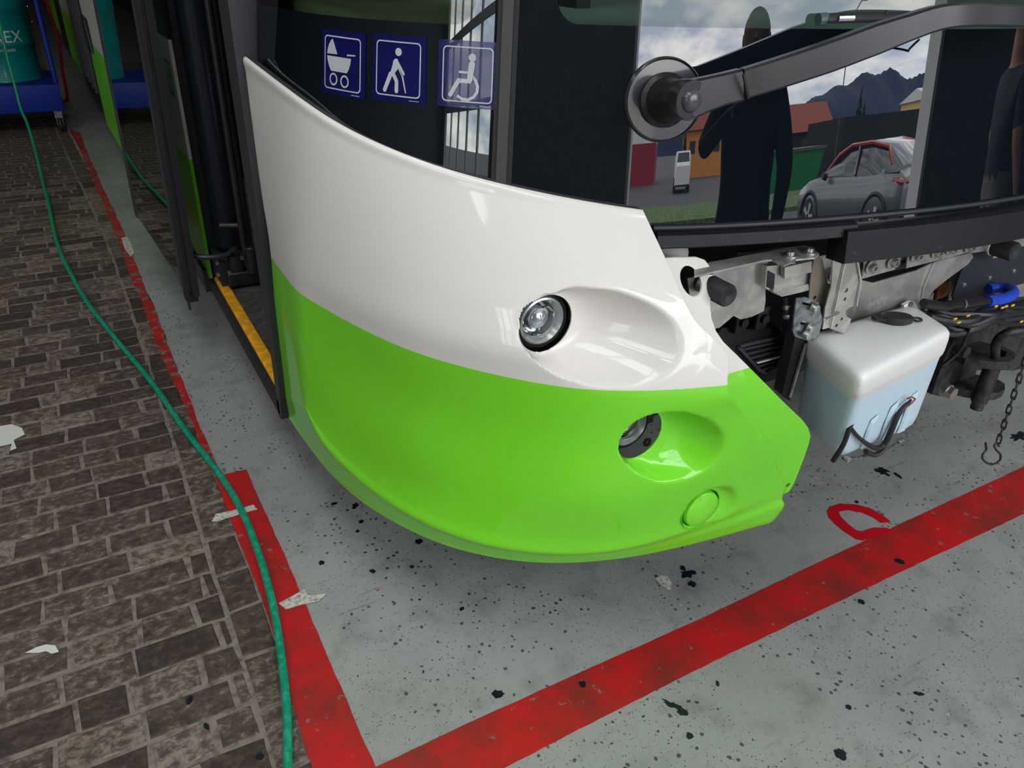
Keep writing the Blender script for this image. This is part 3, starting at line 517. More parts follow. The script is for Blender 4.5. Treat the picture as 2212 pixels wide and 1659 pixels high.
# parked car (mirrored)
def car(cx, cy, ang, lab):
    t = thing('car', (cx, cy, -.38), lab, 'car'); t.rotation_euler = (0, 0, ang)
    Rm = Matrix.Rotation(ang, 3, 'Z'); bp_ = Vector((cx, cy, -.38)); T_ = lambda p: bp_ + Rm @ Vector(p)
    Mg = mat('grey_car_paint', (.16, .165, .18), .3, metal=.4, coat=1); Mw = mat('car_window', (.01, .012, .015), .05, coat=1); Mr = mat('red_roofline', (.4, .02, .02), .3, coat=1)
    # length along x: front at x=-2.1, rear at +2.1
    st = [(-2.1,.32,.62,.62),(-2.0,.25,.78,.80),(-1.5,.22,.95,.88),(-.95,.22,1.02,.9),(-.2,.22,1.06,.9),(.7,.22,1.08,.9),(1.4,.24,1.12,.9),(1.85,.3,1.12,.86),(2.08,.4,.98,.78)]
    rings = [[T_(p) for p in [(x,-w_*.92,z0),(x,-w_,z0+.18),(x,-w_,z1-.22),(x,-w_*.9,z1-.03),(x,-w_*.5,z1),(x,w_*.5,z1),(x,w_*.9,z1-.03),(x,w_,z1-.22),(x,w_,z0+.18),(x,w_*.92,z0)]] for x,z0,z1,w_ in st]
    q = MB(); q.loft(rings); q.obj('body', Mg, t, smooth=50)
    cab = [(-.85,1.0,1.02,.8),(-.35,1.0,1.36,.72),(.1,1.0,1.5,.68),(.8,1.0,1.52,.67),(1.35,1.02,1.44,.66),(1.9,1.05,1.12,.7)]
    rings = [[T_(p) for p in [(x,-.84,z0),(x,-w_,z1-.05),(x,-w_*.8,z1),(x,w_*.8,z1),(x,w_,z1-.05),(x,.84,z0)]] for x,z0,z1,w_ in cab]
    q = MB(); q.loft(rings); q.obj('greenhouse', Mw, t, smooth=50)
    for s_ in (-1, 1):
        q = MB(); q.tube([T_((x, s_*w_*1.0, z1-.03)) for x,z0,z1,w_ in cab[:5]] + [T_((1.6, s_*.76, 1.15))], .035, 6); q.obj('roof_line', Mr, t)
        q = MB(); q.tube([T_((.45, s_*.86, 1.02)), T_((.4, s_*.72, 1.45))], .03, 6); q.obj('pillar', Mg, t)
        for x in (-1.3, 1.28):
            q = MB(); c_ = T_((x, s_*.80, .33)); ax = Rm @ Vector((0, s_, 0)); q.lathe([(.2, 0), (.33, 0), (.35, .04), (.35, .1), (.31, .14), (.22, .15)], c_-ax*.05, ax, 28, True); q.obj('wheel', M['black_rubber'], t)
            q = MB()
            for k in range(5):
                a = k*2*math.pi/5; d1 = Rm @ Vector((math.cos(a), 0, math.sin(a))); sd = Rm @ Vector((-math.sin(a), 0, math.cos(a))); o_ = c_ + ax*.115
                q.add([o_+d1*.04+sd*.03, o_+d1*.04-sd*.03, o_+d1*.23-sd*.05, o_+d1*.23+sd*.05, o_+d1*.04+sd*.03-ax*.03, o_+d1*.04-sd*.03-ax*.03, o_+d1*.23-sd*.05-ax*.03, o_+d1*.23+sd*.05-ax*.03], [(0,1,2,3),(0,4,5,1),(1,5,6,2),(2,6,7,3),(3,7,4,0)])
            q.obj('wheel_rim', M['alu'], t)
            q = MB(); q.tube([T_((x+.41*math.cos(a), s_*.885, .33+.41*math.sin(a))) for a in [math.pi*k/12 for k in range(13)]], .045, 6); q.obj('wheel_arch', M['black_plastic'], t)
        q = MB(); q.box((0,0,0),(0,0,0)); q = MB(); q.cyl(T_((-.62, s_*.93, 1.0)), T_((-.62, s_*1.08, 1.03)), .07, .06, 10); q.obj('wing_mirror', M['black_plastic'], t)
        q = MB(); q.tube([T_((1.75, s_*.82, .93)), T_((2.0, s_*.78, .9)), T_((2.08, s_*.55, .9))], .05, 8); q.obj('tail_lamp', Mr, t)
car(8.11, -9.75, math.radians(72), 'grey parked car with red roofline mirrored in the windscreen')
# street lamp and van (mirrored)
t = thing('street_lamp', (9.6, -14.5, -.36), 'thin curved street lamp mirrored left of the gate post', 'street lamp')
q = MB(); q.tube(smooth_path([(9.6, -14.5, -.4), (9.6, -14.5, 2.6), (9.62, -14.5, 3.3), (9.75, -14.5, 3.75), (10.05, -14.5, 4.05)]), .022, 6); q.obj('pole', M['dark_grey'], t)
q = MB(); q.bev((10.0, -14.6, 4.0), (10.3, -14.4, 4.1), .03); q.obj('lamp_head', M['dark_grey'], t)
t = thing('van', (2.9, -33, -.36), 'small white van mirrored beneath the wiper hub', 'van')
q = MB(); q.loft([[(2.9+sx_*w_, y, z) for sx_, z in ((-1, z0), (-1, z1-.25), (-.85, z1), (.85, z1), (1, z1-.25), (1, z0))] for y, w_, z0, z1 in ((-35.2,.9,-.1,1.35), (-31.9,.9,-.1,1.35), (-31.2,.88,-.1,.85), (-30.7,.85,0,.75))]); q.obj('body', M['white_wall'], t)
for x in (2.05, 3.75):
    for y in (-34.3, -31.6):
        q = MB(); q.cyl((x-.1, y, -.05), (x+.1, y, -.05), .32, n=16); q.obj('wheel', M['black_rubber'], t)
q = MB(); q.plate([(2.15, .88), (3.65, .88), (3.55, 1.28), (2.25, 1.28)], lambda x, z: (x, -31.82+(1.3-z)*1.3, z), (0, .03, .0)); q.obj('windscreen', M['black_plastic'], t)
# people (mirrored)
def person(x, y, ang, lab, shirt, trousers, hair, arms, z0=0, stride=.0, glasses=False, sleeve=1.2):
    t = thing('person', (x, y, z0), lab, 'person'); t.rotation_euler = (0, 0, ang)
    Rm = Matrix.Rotation(ang, 3, 'Z'); o0 = Vector((x, y, z0)); T_ = lambda p: o0 + Rm @ Vector(p)
    # local frame: +y forward, x to the person's left/right
    J = {'pelvis': (0,0,.96), 'waist': (0,.0,1.1), 'chest': (0,-.01,1.32), 'neck': (0,.0,1.49), 'headb': (0,.015,1.57), 'headm': (0,.03,1.67), 'headt': (0,.02,1.75)}
    rad = {'pelvis': (.165,.115), 'waist': (.14,.10), 'chest': (.175,.115), 'neck': (.068,.066), 'headb': (.07,.082), 'headm': (.084,.098), 'headt': (.066,.078)}
    E = [('pelvis','waist'),('waist','chest'),('chest','neck'),('neck','headb'),('headb','headm'),('headm','headt')]
    for s_, nm in ((-1,'l'),(1,'r')):
        st_ = stride*s_
        J['hip'+nm] = (.10*s_,0,.9); J['knee'+nm] = (.11*s_,.04+st_*.5,.5); J['ank'+nm] = (.115*s_,st_-.02,.09); J['toe'+nm] = (.125*s_,st_+.15,.04)
        rad['hip'+nm] = (.095,.1); rad['knee'+nm] = (.062,.065); rad['ank'+nm] = (.042,.045); rad['toe'+nm] = (.04,.032)
        a = arms[0 if s_ < 0 else 1]; J['sh'+nm] = (.19*s_,0,1.43); J['el'+nm] = a[0]; J['wr'+nm] = a[1]
        rad['sh'+nm] = (.06,.06); rad['el'+nm] = (.043,.043); rad['wr'+nm] = (.028,.03)
        E += [('pelvis','hip'+nm),('hip'+nm,'knee'+nm),('knee'+nm,'ank'+nm),('ank'+nm,'toe'+nm),('chest','sh'+nm),('sh'+nm,'el'+nm),('el'+nm,'wr'+nm)]
        d = (Vector(a[1])-Vector(a[0])).normalized(); sd = d.orthogonal().normalized(); J['palm'+nm] = tuple(Vector(a[1])+d*.06); rad['palm'+nm] = (.034,.02); E.append(('wr'+nm,'palm'+nm))
        for k in range(5):
            off_ = sd*(k-1.8)*.018; ln = [.05,.072,.08,.075,.058][k]; d2 = d if k else (d*.6+sd*-.8).normalized(); f1 = 'f%s%d' % (nm, k); f2 = f1+'t'
            J[f1] = tuple(Vector(J['palm'+nm])+off_+d2*.02); J[f2] = tuple(Vector(J['palm'+nm])+off_+d2*(.02+ln)+Vector((0,.015,-.01))); rad[f1] = (.009,.009); rad[f2] = (.008,.008); E += [('palm'+nm,f1),(f1,f2)]
    names = list(J); me = bpy.data.meshes.new('body'); me.from_pydata([T_(J[n]) for n in names], [(names.index(a), names.index(b_)) for a, b_ in E], [])
    o = bpy.data.objects.new('body', me); C.objects.link(o); md = o.modifiers.new('skin', 'SKIN')
    for i, n in enumerate(names): me.skin_vertices[0].data[i].radius = tuple(r_*(1.0 if n[0] == 'f' and len(n) < 5 else 1.22) for r_ in rad[n])
    me.skin_vertices[0].data[0].use_root = True
    ss = o.modifiers.new('sub', 'SUBSURF'); ss.levels = 2; ss.render_levels = 2
    me2 = bpy.data.meshes.new_from_object(o.evaluated_get(bpy.context.evaluated_depsgraph_get())); bpy.data.objects.remove(o)
    skin = mat('skin', (.45, .22, .15), .6); ms = [skin, shirt, trousers, M['black_rubber']]
    for m_ in ms: me2.materials.append(m_)
    inv = Rm.inverted()
    for p in me2.polygons:
        c_ = inv @ (p.center-o0); arm = abs(c_.x) > .215
        p.material_index = 0; 
        if c_.z < .085: p.material_index = 3
        elif c_.z < .98 and not arm: p.material_index = 2
        elif c_.z < 1.49 and not (arm and c_.z < sleeve): p.material_index = 1
    shade(me2, 80); link('body', me2, t)
    q = MB(); hr = mat('hair', hair, .7)
    rings = []
    for k in range(6):
        a = k/5*1.35; rings.append([T_((.088*math.cos(b_)*math.cos(a), .012-.008+.108*math.sin(b_)*math.cos(a)-(.02), 1.675+.095*math.sin(a))) for b_ in [2*math.pi*j/16 for j in range(16)]])
    q.loft(rings); q.obj('hair', hr, t, smooth=80)
    q = MB(); q.cyl(T_((0,.115,1.66)), T_((0,.138,1.635)), .012, .016, 8); q.obj('nose', skin, t)
    for s_ in (-1, 1):
        q = MB(); q.lathe([(.004,0),(.011,.004),(.011,.008),(.004,.012)], T_((.035*s_,.107,1.665)), Rm @ Vector((0,1,0)), 10, True); q.obj('eye', M['black_plastic'], t)
        q = MB(); q.lathe([(.01,-.006),(.022,-.004),(.022,.004),(.01,.006)], T_((.088*s_,.01,1.65)), Rm @ Vector((1,0,0)), 10, True); q.obj('ear', skin, t)
        if glasses:
            q = MB(); q.tube([T_((.035*s_+.024*math.cos(a),.125,1.665+.018*math.sin(a))) for a in [2*math.pi*j/16 for j in range(16)]], .002, 5, closed=True); q.tube([T_((.06*s_,.124,1.67)), T_((.09*s_,.08,1.67)), T_((.094*s_,.0,1.665))], .002, 5); q.obj('glasses', M['black_plastic'], t)
    q = MB(); q.tube([T_((-.025,.112,1.61)), T_((0,.12,1.607)), T_((.025,.112,1.61))], .005, 6); q.obj('mouth', mat('lips', (.3, .1, .09), .6), t)
    return t
dk = mat('backlit_dark_clothes', (.012, .013, .016), .85);  # backlit silhouette put into the near-black cloth and the long sleeves
person(1.62, -.5, math.radians(15), 'person in dark clothes, blackened to a backlit silhouette, with both hands raised, mirrored behind the wiper arm', dk, dk, (.015, .012, .01), [((-.30,.18,1.25), (-.12,.36,1.36)), ((.26,.02,1.16), (.22,.1,.93))], sleeve=.9)
person(3.95, -.6, math.radians(-70), 'person with glasses, dark shirt and khaki trousers mirrored at the right edge', mat('navy_shirt', (.01, .015, .022), .8), mat('khaki_trousers', (.16, .14, .11), .8), (.2, .19, .18), [((-.24,.0,1.16), (-.25,.1,.93)), ((.24,.0,1.16), (.25,.1,.93))], stride=.16, glasses=True)
# ---------------------------------------------------------------- the bus
bus = thing('bus', (1.7, 6.5, 0), 'white and green city bus with its centre bumper removed and front door open', 'bus')
# corner panel
G = panel_grid(RAILS, 40, 420, 330); nv_, nu_, _ = G.shape
HOLES = [dict(c=(.761,.934), r=.0622, y=1.175, o=[(.6925,.935),(.694,.955),(.715,.985),(.768,1.004),(.841,1.014),(.905,1.0),(.951,.976),(.977,.942),(.974,.909),(.946,.872),(.901,.847),(.845,.84),(.781,.847),(.731,.868),(.703,.898)], hole=True),
         dict(c=(.932,.694), r=.0592, y=1.045, o=[(.869,.69),(.873,.722),(.882,.742),(.91,.767),(.957,.774),(1.018,.756),(1.069,.722),(1.096,.688),(1.104,.64),(1.082,.602),(1.046,.586),(.987,.585),(.933,.61),(.895,.64),(.876,.665)], hole=True),
         dict(c=(1.117,.452), r=.0535, y=1.003, o=[(1.059,.452),(1.062,.487),(1.085,.515),(1.13,.528),(1.175,.508),(1.2,.48),(1.22,.437),(1.213,.405),(1.18,.382),(1.13,.38),(1.08,.40),(1.064,.425)], hole=False)]
keep = np.ones((nv_, nu_), bool); G2 = G.copy(); hole_v = np.zeros((nv_, nu_), int)
for hi, H in enumerate(HOLES):
    cx, cz = H['c']; P_ = np.array(H['o']+H['o'][:1]); th_o = np.unwrap(np.arctan2(P_[:,1]-cz, P_[:,0]-cx))
    if th_o[-1] < th_o[0]: th_o = th_o[::-1]; P_ = P_[::-1]
    ro_ = np.hypot(P_[:,0]-cx, P_[:,1]-cz); tt = np.linspace(0, 2*math.pi, 361); ro_s = np.interp((tt-th_o[0]) % (2*math.pi)+th_o[0], th_o, ro_)
    ro_s = np.convolve(np.concatenate([ro_s[-13:-1], ro_s, ro_s[1:13]]), np.ones(13)/13, 'same')[12:-12]
    dx = G[:,:,0]-cx; dz = G[:,:,2]-cz; R_ = np.hypot(dx, dz); TH = np.arctan2(dz, dx) % (2*math.pi)
    RO = np.maximum(np.interp(TH, tt, ro_s), H['r']*1.09); rho = (R_-H['r'])/(RO-H['r']); sel = (rho < 1.4)
    sel &= (G[:,:,1] < H['y']+.05)
    rc = np.clip(rho, 0, 1.12); 
    g_ = 1-np.clip(rho, 0, 2)**1.9; f_ = .5*(g_+np.sqrt(g_*g_+.010)); f_ = np.minimum(f_, 1)
    dpt = np.maximum(H['y']-G[:,:,1], .002)
    G2[:,:,1] = np.where(sel, G2[:,:,1]+dpt*f_, G2[:,:,1])
    if H['hole'] or True:
        inn = sel & (R_ < H['r']); hole_v[inn] = hi+1
        ring = sel & (R_ >= H['r']) & (R_ < H['r']*1.22)
idx = np.arange(nv_*nu_).reshape(nv_, nu_); faces = []
for i in range(nv_-1):
    for j in range(nu_-1):
        q4 = [(i,j),(i,j+1),(i+1,j+1),(i+1,j)]
        if sum(hole_v[a] > 0 for a in q4) >= 3: continue
        faces.append([int(idx[a]) for a in q4])
bmk = bmesh.new(); vv = [bmk.verts.new(p) for p in G2.reshape(-1, 3)]
for f_ in faces: bmk.faces.new([vv[i] for i in f_])
bmesh.ops.delete(bmk, geom=[v for v in bmk.verts if not v.link_faces], context='VERTS')
for v in bmk.verts:
    if v.is_boundary:
        for H in HOLES:
            d = Vector((v.co.x-H['c'][0], v.co.z-H['c'][1])); 
            if d.length < H['r']*1.25: d = d.normalized()*H['r']; v.co.x = H['c'][0]+d.x; v.co.z = H['c'][1]+d.y; v.co.y = max(v.co.y, H['y']-.004)
bmesh.ops.recalc_face_normals(bmk, faces=bmk.faces)
f0 = max(bmk.faces, key=lambda f: f.calc_area())
ctr = sum((1 if f.normal.dot(Vector((-.6, -1, .2))) > 0 else -1) for f in list(bmk.faces)[::50])
if ctr < 0: bmesh.ops.reverse_faces(bmk, faces=bmk.faces[:])
me = bpy.data.meshes.new('corner_panel'); bmk.to_mesh(me); bmk.free(); me.materials.append(M['livery']); shade(me, 60)
panel = link('corner_panel', me, bus, 'glossy corner bodywork panel, white above and lime green below'); so = panel.modifiers.new('thickness', 'SOLIDIFY'); so.thickness = .004; so.offset = -1
# round green cover in the lowest recess
q = MB(); q.lathe([(.0, -.007), (.02, -.0065), (.040, -.004), (.0475, 0), (.0495, .006), (.0495, .02)], (1.117, 1.0, .452), (0, 1, 0), 48); q.obj('round_cover', M['livery'], panel, label='round green cover plug')
q = MB(); q.lathe([(.058, .0), (.06, .03), (0.001, .032)], (1.117, 1.003, .452), (0, 1, 0), 40); q.obj('cover_backing', M['livery'], panel)
# rear layer (flange) of the panel
ZY = [(.36,.99),(.41,.987),(.63,.960),(.75,.954),(.83,.960),(.885,.978),(1.0,1.058),(1.14,1.178)]
yf = lambda z: float(np.interp(z, [a for a, _ in ZY], [c for _, c in ZY]))
fo = [(.94,1.061),(1.002,1.059),(1.07,1.052),(1.088,1.045),(1.094,1.034),(1.079,1.001),(1.064,.967),(1.060,.95),(1.063,.928),(1.074,.908),(1.111,.87),(1.163,.82),(1.248,.742),(1.34,.663),(1.37,.632),(1.392,.600),(1.398,.575),(1.402,.54),(1.405,.479),(1.406,.44),(1.402,.422),(1.395,.415),(1.38,.414),(1.34,.43),(1.28,.50),(1.2,.60),(1.1,.74),(1.03,.83),(1.0,.9),(.96,1.0)]
q = MB(); q.plate(fo, lambda x, z: (x*(yf(z)+.022)/yf(z), yf(z)+.022, 1.6-(1.6-z)*(yf(z)+.022)/yf(z)), (0, .005, 0), holes=[(1.036,1.0165,.0255), (1.383,.4435,.0075)], step=.02); q.obj('panel_flange', M['livery'], panel, label='stepped rear flange of the panel with a round hole')
# head lamps
M['bezel'] = mat('grey_bezel', (.42, .43, .42), .3, metal=.6, coat=.5); M['projector'] = mat('projector_lens', (.35, .38, .42), .08, metal=.5, coat=1)
def lamp(c, y, r, nm, lab, tab=None):
    x, z = c
    q = MB(); q.lathe([(r*.86, .004), (r*.93, -.004), (r*1.0, -.002), (r*1.04, .012), (r*1.04, .07), (r*.2, .09), (.001, .09)], (x, y, z), (0, 1, 0), 56); L_ = q.obj(nm, M['black_plastic'], bus, label=lab)
    q = MB(); q.lathe([(r*.90, .003), (r*.86, -.004), (r*.80, -.006), (r*.74, -.001), (r*.69, .004), (r*.64, .010)], (x, y, z), (0, 1, 0), 56); q.obj('bezel', M['bezel'], L_)
    q = MB(); q.lathe([(r*.66, .008), (r*.60, .022), (r*.45, .036), (r*.2, .044), (.001, .045)], (x, y, z), (0, 1, 0), 48); q.obj('reflector', M['chrome'], L_)
    q = MB(); q.lathe([(r*.40, .036), (r*.40, .016), (r*.34, .008), (r*.22, .003), (.001, .0)], (x, y, z), (0, 1, 0), 40); q.obj('projector', M['projector'], L_)
    for k in range(4):
        a = .6+k*math.pi/2; q = MB(); d = Vector((math.cos(a), 0, math.sin(a))); q.cyl(Vector((x, y+.03, z))+d*r*.42, Vector((x, y+.016, z))+d*r*.72, .0016, n=6); q.obj('spoke', M['black_plastic'], L_)
    q = MB(); q.lathe([(r*.655, .006), (r*.65, .0), (r*.58, -.006), (r*.4, -.011), (r*.2, -.014), (.001, -.015)], (x, y, z), (0, 1, 0), 56); q.obj('lens', M['lens'], L_)
    if tab:
        q = MB(); q.plate([(tab[0]+.011*math.cos(a), tab[1]+.011*math.sin(a)) for a in [i*math.pi/8 for i in range(16)]], lambda a, b_: (a, y+.004, b_), (0, .004, 0), holes=[(tab[0], tab[1], .0045)])
        q.obj('mounting_tab', M['alu_dull'], L_)
    return L_
lamp((.7605,.934), 1.192, .0595, 'headlamp', 'round headlamp with clear lens in the white recess', tab=None)
lamp([(0.9362,0.6868)][0], 1.09, .0545, 'fog_lamp', 'round lamp set deep behind the hole in the green recess', tab=[(1.0028,0.6211)][0])
q = MB(); q.box((.80, 1.30, .5), (1.2, 1.32, .86)); q.obj('lamp_bracket', M['black_plastic'], bus, smooth=0)
# glass shell
GCP = [(.424,2.12),(.430,1.86),(.479,1.64),(.588,1.455),(.737,1.315),(.90,1.215),(1.08,1.145),(1.28,1.09),(1.5,1.045),(1.72,1.01),(1.95,.99),(2.2,.99),(2.45,1.01),(2.75,1.09)]
gp = bsp(np.array(GCP), 1400); gt_ = np.gradient(gp, axis=0); gt_ /= np.linalg.norm(gt_, axis=1)[:, None]; gn = np.stack([gt_[:,1], -gt_[:,0]], 1)
if gn[700, 1] > 0: gn = -gn
gs = np.concatenate([[0], np.cumsum(np.linalg.norm(np.diff(gp, axis=0), axis=1))]); gs -= gs[-1]-2.9645; KL = .12
def GS(s, z, off=0):
    x = np.interp(s, gs, gp[:,0]); y = np.interp(s, gs, gp[:,1]); nx_ = np.interp(s, gs, gn[:,0]); ny_ = np.interp(s, gs, gn[:,1]); k = off-KL*(z-1.1)
    return (float(x+nx_*k), float(y+ny_*k), float(z+off*.12))
def clear_node(name, base):
    m = mat(name, (.004, .007, .010), .0, coat=0, spec=.9, ior=1.6); N = m.node_tree.nodes; L = m.node_tree.links; p = N['Principled BSDF']; out = [n for n in N if n.type == 'OUTPUT_MATERIAL'][0]
    at = N.new('ShaderNodeAttribute'); at.attribute_name = 'clear'; gt = N.new('ShaderNodeMath'); gt.operation = 'GREATER_THAN'; gt.inputs[1].default_value = 0; L.new(at.outputs['Fac'], gt.inputs[0])
    tr = N.new('ShaderNodeBsdfTransparent'); tr.inputs[0].default_value = (*base, 1); gl = N.new('ShaderNodeBsdfGlossy'); gl.inputs['Roughness'].default_value = 0; fr = N.new('ShaderNodeFresnel'); fr.inputs[0].default_value = 1.75
    m1 = N.new('ShaderNodeMixShader'); L.new(fr.outputs[0], m1.inputs[0]); L.new(tr.outputs[0], m1.inputs[1]); L.new(gl.outputs[0], m1.inputs[2])
    m2 = N.new('ShaderNodeMixShader'); L.new(gt.outputs[0], m2.inputs[0]); L.new(p.outputs[0], m2.inputs[1]); L.new(m1.outputs[0], m2.inputs[2]); L.new(m2.outputs[0], out.inputs[0]); return m
M['screen'] = clear_node('fritted_glass', (.55, .66, .62))
def glass_part(name, s0, s1, zlo, zhi, clear, lab, ns, nz2=70):
    vs = []; cl = []; fs = []
    for i in range(nz2+1):
        for j in range(ns+1):
            s = s0+(s1-s0)*j/ns; z0 = zlo(s); z = z0+(zhi-z0)*i/nz2; vs.append(GS(s, z)); cl.append(clear(s, z))
    for i in range(nz2):
        for j in range(ns): a = i*(ns+1)+j; fs.append((a, a+1, a+ns+2, a+ns+1))
    me = bpy.data.meshes.new(name); me.from_pydata(vs, [], fs); at = me.attributes.new('clear', 'FLOAT', 'POINT'); at.data.foreach_set('value', cl); me.materials.append(M['screen']); shade(me, 80)
    return link(name, me, bus, lab)
def rbox(s, z, a, b_, c_, d, r):
    qx = abs(s-(a+b_)/2)-(b_-a)/2+r; qz = abs(z-(c_+d)/2)-(d-c_)/2+r
    return -(math.hypot(max(qx, 0), max(qz, 0))+min(max(qx, qz), 0)-r)
tops = [(0,1.24),(.1,1.24),(.223,1.215),(.449,1.205),(.688,1.196),(.895,1.164),(1.036,1.142),(1.169,1.122),(1.19,1.07),(3.0,1.05)]
zl = lambda s: float(np.interp(s, [a for a, _ in tops], [c for _, c in tops]))
qg = glass_part('quarter_glass', float(gs[0])+.004, .858, zl, 2.9, lambda s, z: rbox(s, z, .05, .812, 1.45+.012*min(1, s), 2.8, .045), 'black curved side glass with clear band along its top', 260)
ws = glass_part('windscreen', .895, 2.95, zl, 2.9, lambda s, z: rbox(s, z, .968, 4, 1.4695, 2.8, .045), 'curved black windscreen mirroring the yard, clear towards the top', 420)
def strip(name, sa, sb, za, zb, m, off=.004, th=.004, parent=bus, lab=None, n=24):
    q = MB(); r1 = []
    for k in range(n+1):
        t = k/n; s_ = [sa, sb]; z = za+(zb-za)*t; r1.append([GS(sa, z, -.004), GS(sa, z, off), GS(sb, z, off), GS(sb, z, -.004)])
    q.loft(r1); return q.obj(name, m, parent, lab and None, label=lab)
M['seam'] = mat('grey_seal_rubber', (.06, .056, .052), .35, coat=.5)
for a, b_, mm, of in ((.856,.866,M['black_rubber'],.004), (.866,.887,M['seam'],.007), (.887,.897,M['black_rubber'],.004)):
    q = MB(); q.loft([[GS(a, z, -.006), GS(a, z, of), GS(b_, z, of), GS(b_, z, -.006)] for z in [1.16+1.7*k/20 for k in range(21)]]); q.obj('seam_strip', mm, bus)
# black seal along the panel's upper edge
path = [tuple(p) for p in G[0][4:-3:6]]
q = MB(); q.tube([(x+.004, y+.004, z+.002) for x, y, z in path], .0075, 8); q.obj('panel_seal', M['black_rubber'], bus)
# stickers
def sticker(s0, s1, z0, z1, figs, lab, rot=0, lines=True):
    def P(u, v, o):  # u,v in 0..1
        a = (u-.5)*(s1-s0); c = (v-.5)*(z1-z0); return GS((s0+s1)/2+a*math.cos(rot)-c*math.sin(rot), (z0+z1)/2+a*math.sin(rot)+c*math.cos(rot), o)
    def dens(pl): return [(a[0]+(b_[0]-a[0])*k/6, a[1]+(b_[1]-a[1])*k/6) for a, b_ in zip(pl, pl[1:]+pl[:1]) for k in range(6 if math.hypot(a[0]-b_[0], a[1]-b_[1]) > .2 else 1)]
    q = MB(); q.mi = 0; q.plate(dens([(0,0),(1,0),(1,1),(0,1)]), lambda u, v: P(u, v, .0015), (0, 0, 0), step=.08)
    q.v = [tuple(p) for p in q.v]; q.mi = 1
    def rr(i, r_): return [(x0+r_*math.cos(a), y0+r_*math.sin(a)) for x0, y0, b0 in ((1-i-r_, 1-i-r_, 0), (i+r_, 1-i-r_, 1), (i+r_, i+r_, 2), (1-i-r_, i+r_, 3)) for a in [(b0+k/5)*math.pi/2 for k in range(6)]]
    q.plate(dens(rr(.085, .07)), lambda u, v: P(u, v, .0035), (0, 0, 0), holes=[dens(rr(.105, .055))])
    for f in figs:
        q.plate(f[0], lambda u, v: P(u, v, .0035), (0, 0, 0), holes=f[1:] )
    for i in range(9): q.plate([(.72+.02*i, .035), (.735+.02*i, .035), (.735+.02*i, .047), (.72+.02*i, .047)], lambda u, v: P(u, v, .0035), (0, 0, 0))
    return q.obj('pictogram_sticker', [M['blue_print'], M['white_print']], qg, smooth=80, label=lab)
def ell(cx, cy, rx, ry, a0=0, a1=360, n=24): return [(cx+rx*math.cos(math.radians(a0+(a1-a0)*k/n)), cy+ry*math.sin(math.radians(a0+(a1-a0)*k/n))) for k in range(n+(1 if a1-a0 < 360 else 0))]
def cap(p, q_, r, r2=None):
    r2 = r2 or r; a = math.atan2(q_[1]-p[1], q_[0]-p[0]); return [(p[0]+r*math.cos(t), p[1]+r*math.sin(t)) for t in [a+math.pi/2+math.pi*k/8 for k in range(9)]] + [(q_[0]+r2*math.cos(t), q_[1]+r2*math.sin(t)) for t in [a-math.pi/2+math.pi*k/8 for k in range(9)]]
pram = [[[(.15,.63),(.16,.70),(.19,.77),(.24,.84),(.285,.87),(.40,.64),(.30,.635),(.2,.632)]], [[(.15,.60),(.71,.60),(.69,.50),(.66,.43),(.62,.37),(.25,.37),(.2,.44),(.165,.52)]], [[(.62,.635),(.80,.645),(.80,.665),(.62,.66)]],
        [ell(.31,.245,.095,.10), ell(.31,.245,.068,.072)], [ell(.57,.235,.095,.10), ell(.57,.235,.068,.072)]]
walk = [[ell(.51,.76,.06,.06)], [[(.36,.42),(.40,.55),(.42,.63),(.46,.66),(.50,.65),(.52,.58),(.50,.50),(.43,.42)]], [cap((.47,.63),(.61,.44),.028,.024)], [cap((.37,.42),(.26,.17),.037,.034)], [cap((.42,.42),(.485,.32),.034,.032)], [cap((.485,.32),(.485,.17),.032,.034)], [[(.575,.40),(.60,.42),(.665,.155),(.645,.15)]], [[(.50,.52),(.515,.525),(.585,.41),(.57,.405)]]]
chair = [[ell(.575,.76,.062,.06)], [cap((.57,.66),(.545,.44),.052,.045)], [[(.36,.555),(.53,.555),(.53,.52),(.36,.52)]], [[(.36,.44),(.57,.44),(.57,.375),(.34,.375)]], [cap((.36,.41),(.23,.19),.035,.034)],
         [[(.60,.50),(.66,.44),(.70,.34),(.69,.24),(.63,.155),(.53,.105),(.42,.11),(.33,.165),(.36,.20),(.43,.155),(.52,.15),(.60,.19),(.645,.26),(.65,.34),(.62,.41),(.60,.44)]]]
sticker(.429, .564, 1.308, 1.430, pram, 'square blue sticker with a white pram')
sticker(.583, .711, 1.313, 1.433, walk, 'square blue sticker with a white stooping figure and a stick')
sticker(.737, .862, 1.315, 1.433, chair, 'square blue sticker with a white wheelchair user')
# parcel-shelf and cab interior behind the clear band
q = MB(); q.box((1.02, 1.36, 1.36), (2.9, 2.6, 1.43)); q.obj('dashboard', mat('dash_grey', (.5, .6, .55), .7), bus, smooth=0)
q = MB(); q.bev((.56, 1.62, 1.30), (.95, 2.5, 1.46), .03); q.obj('cab_console', mat('console_olive', (.55, .6, .30), .7), bus)
q = MB(); q.box((.5, 2.62, 1.0), (2.9, 2.66, 2.9)); q.obj('cab_partition', M['dark_grey'], bus, smooth=0)
q = MB(); q.box((.42, .95, 2.9), (2.98, 14, 3.0)); q.obj('roof', M['white_paint'], bus, smooth=0)
q = MB(); q.box((2.9, 1.3, .3), (2.96, 14, 2.9)); q.obj('far_side', M['livery_side'], bus, smooth=0)
q = MB(); q.box((.5, 13.8, .3), (2.9, 14, 2.9)); q.obj('rear_wall', M['livery_side'], bus, smooth=0)
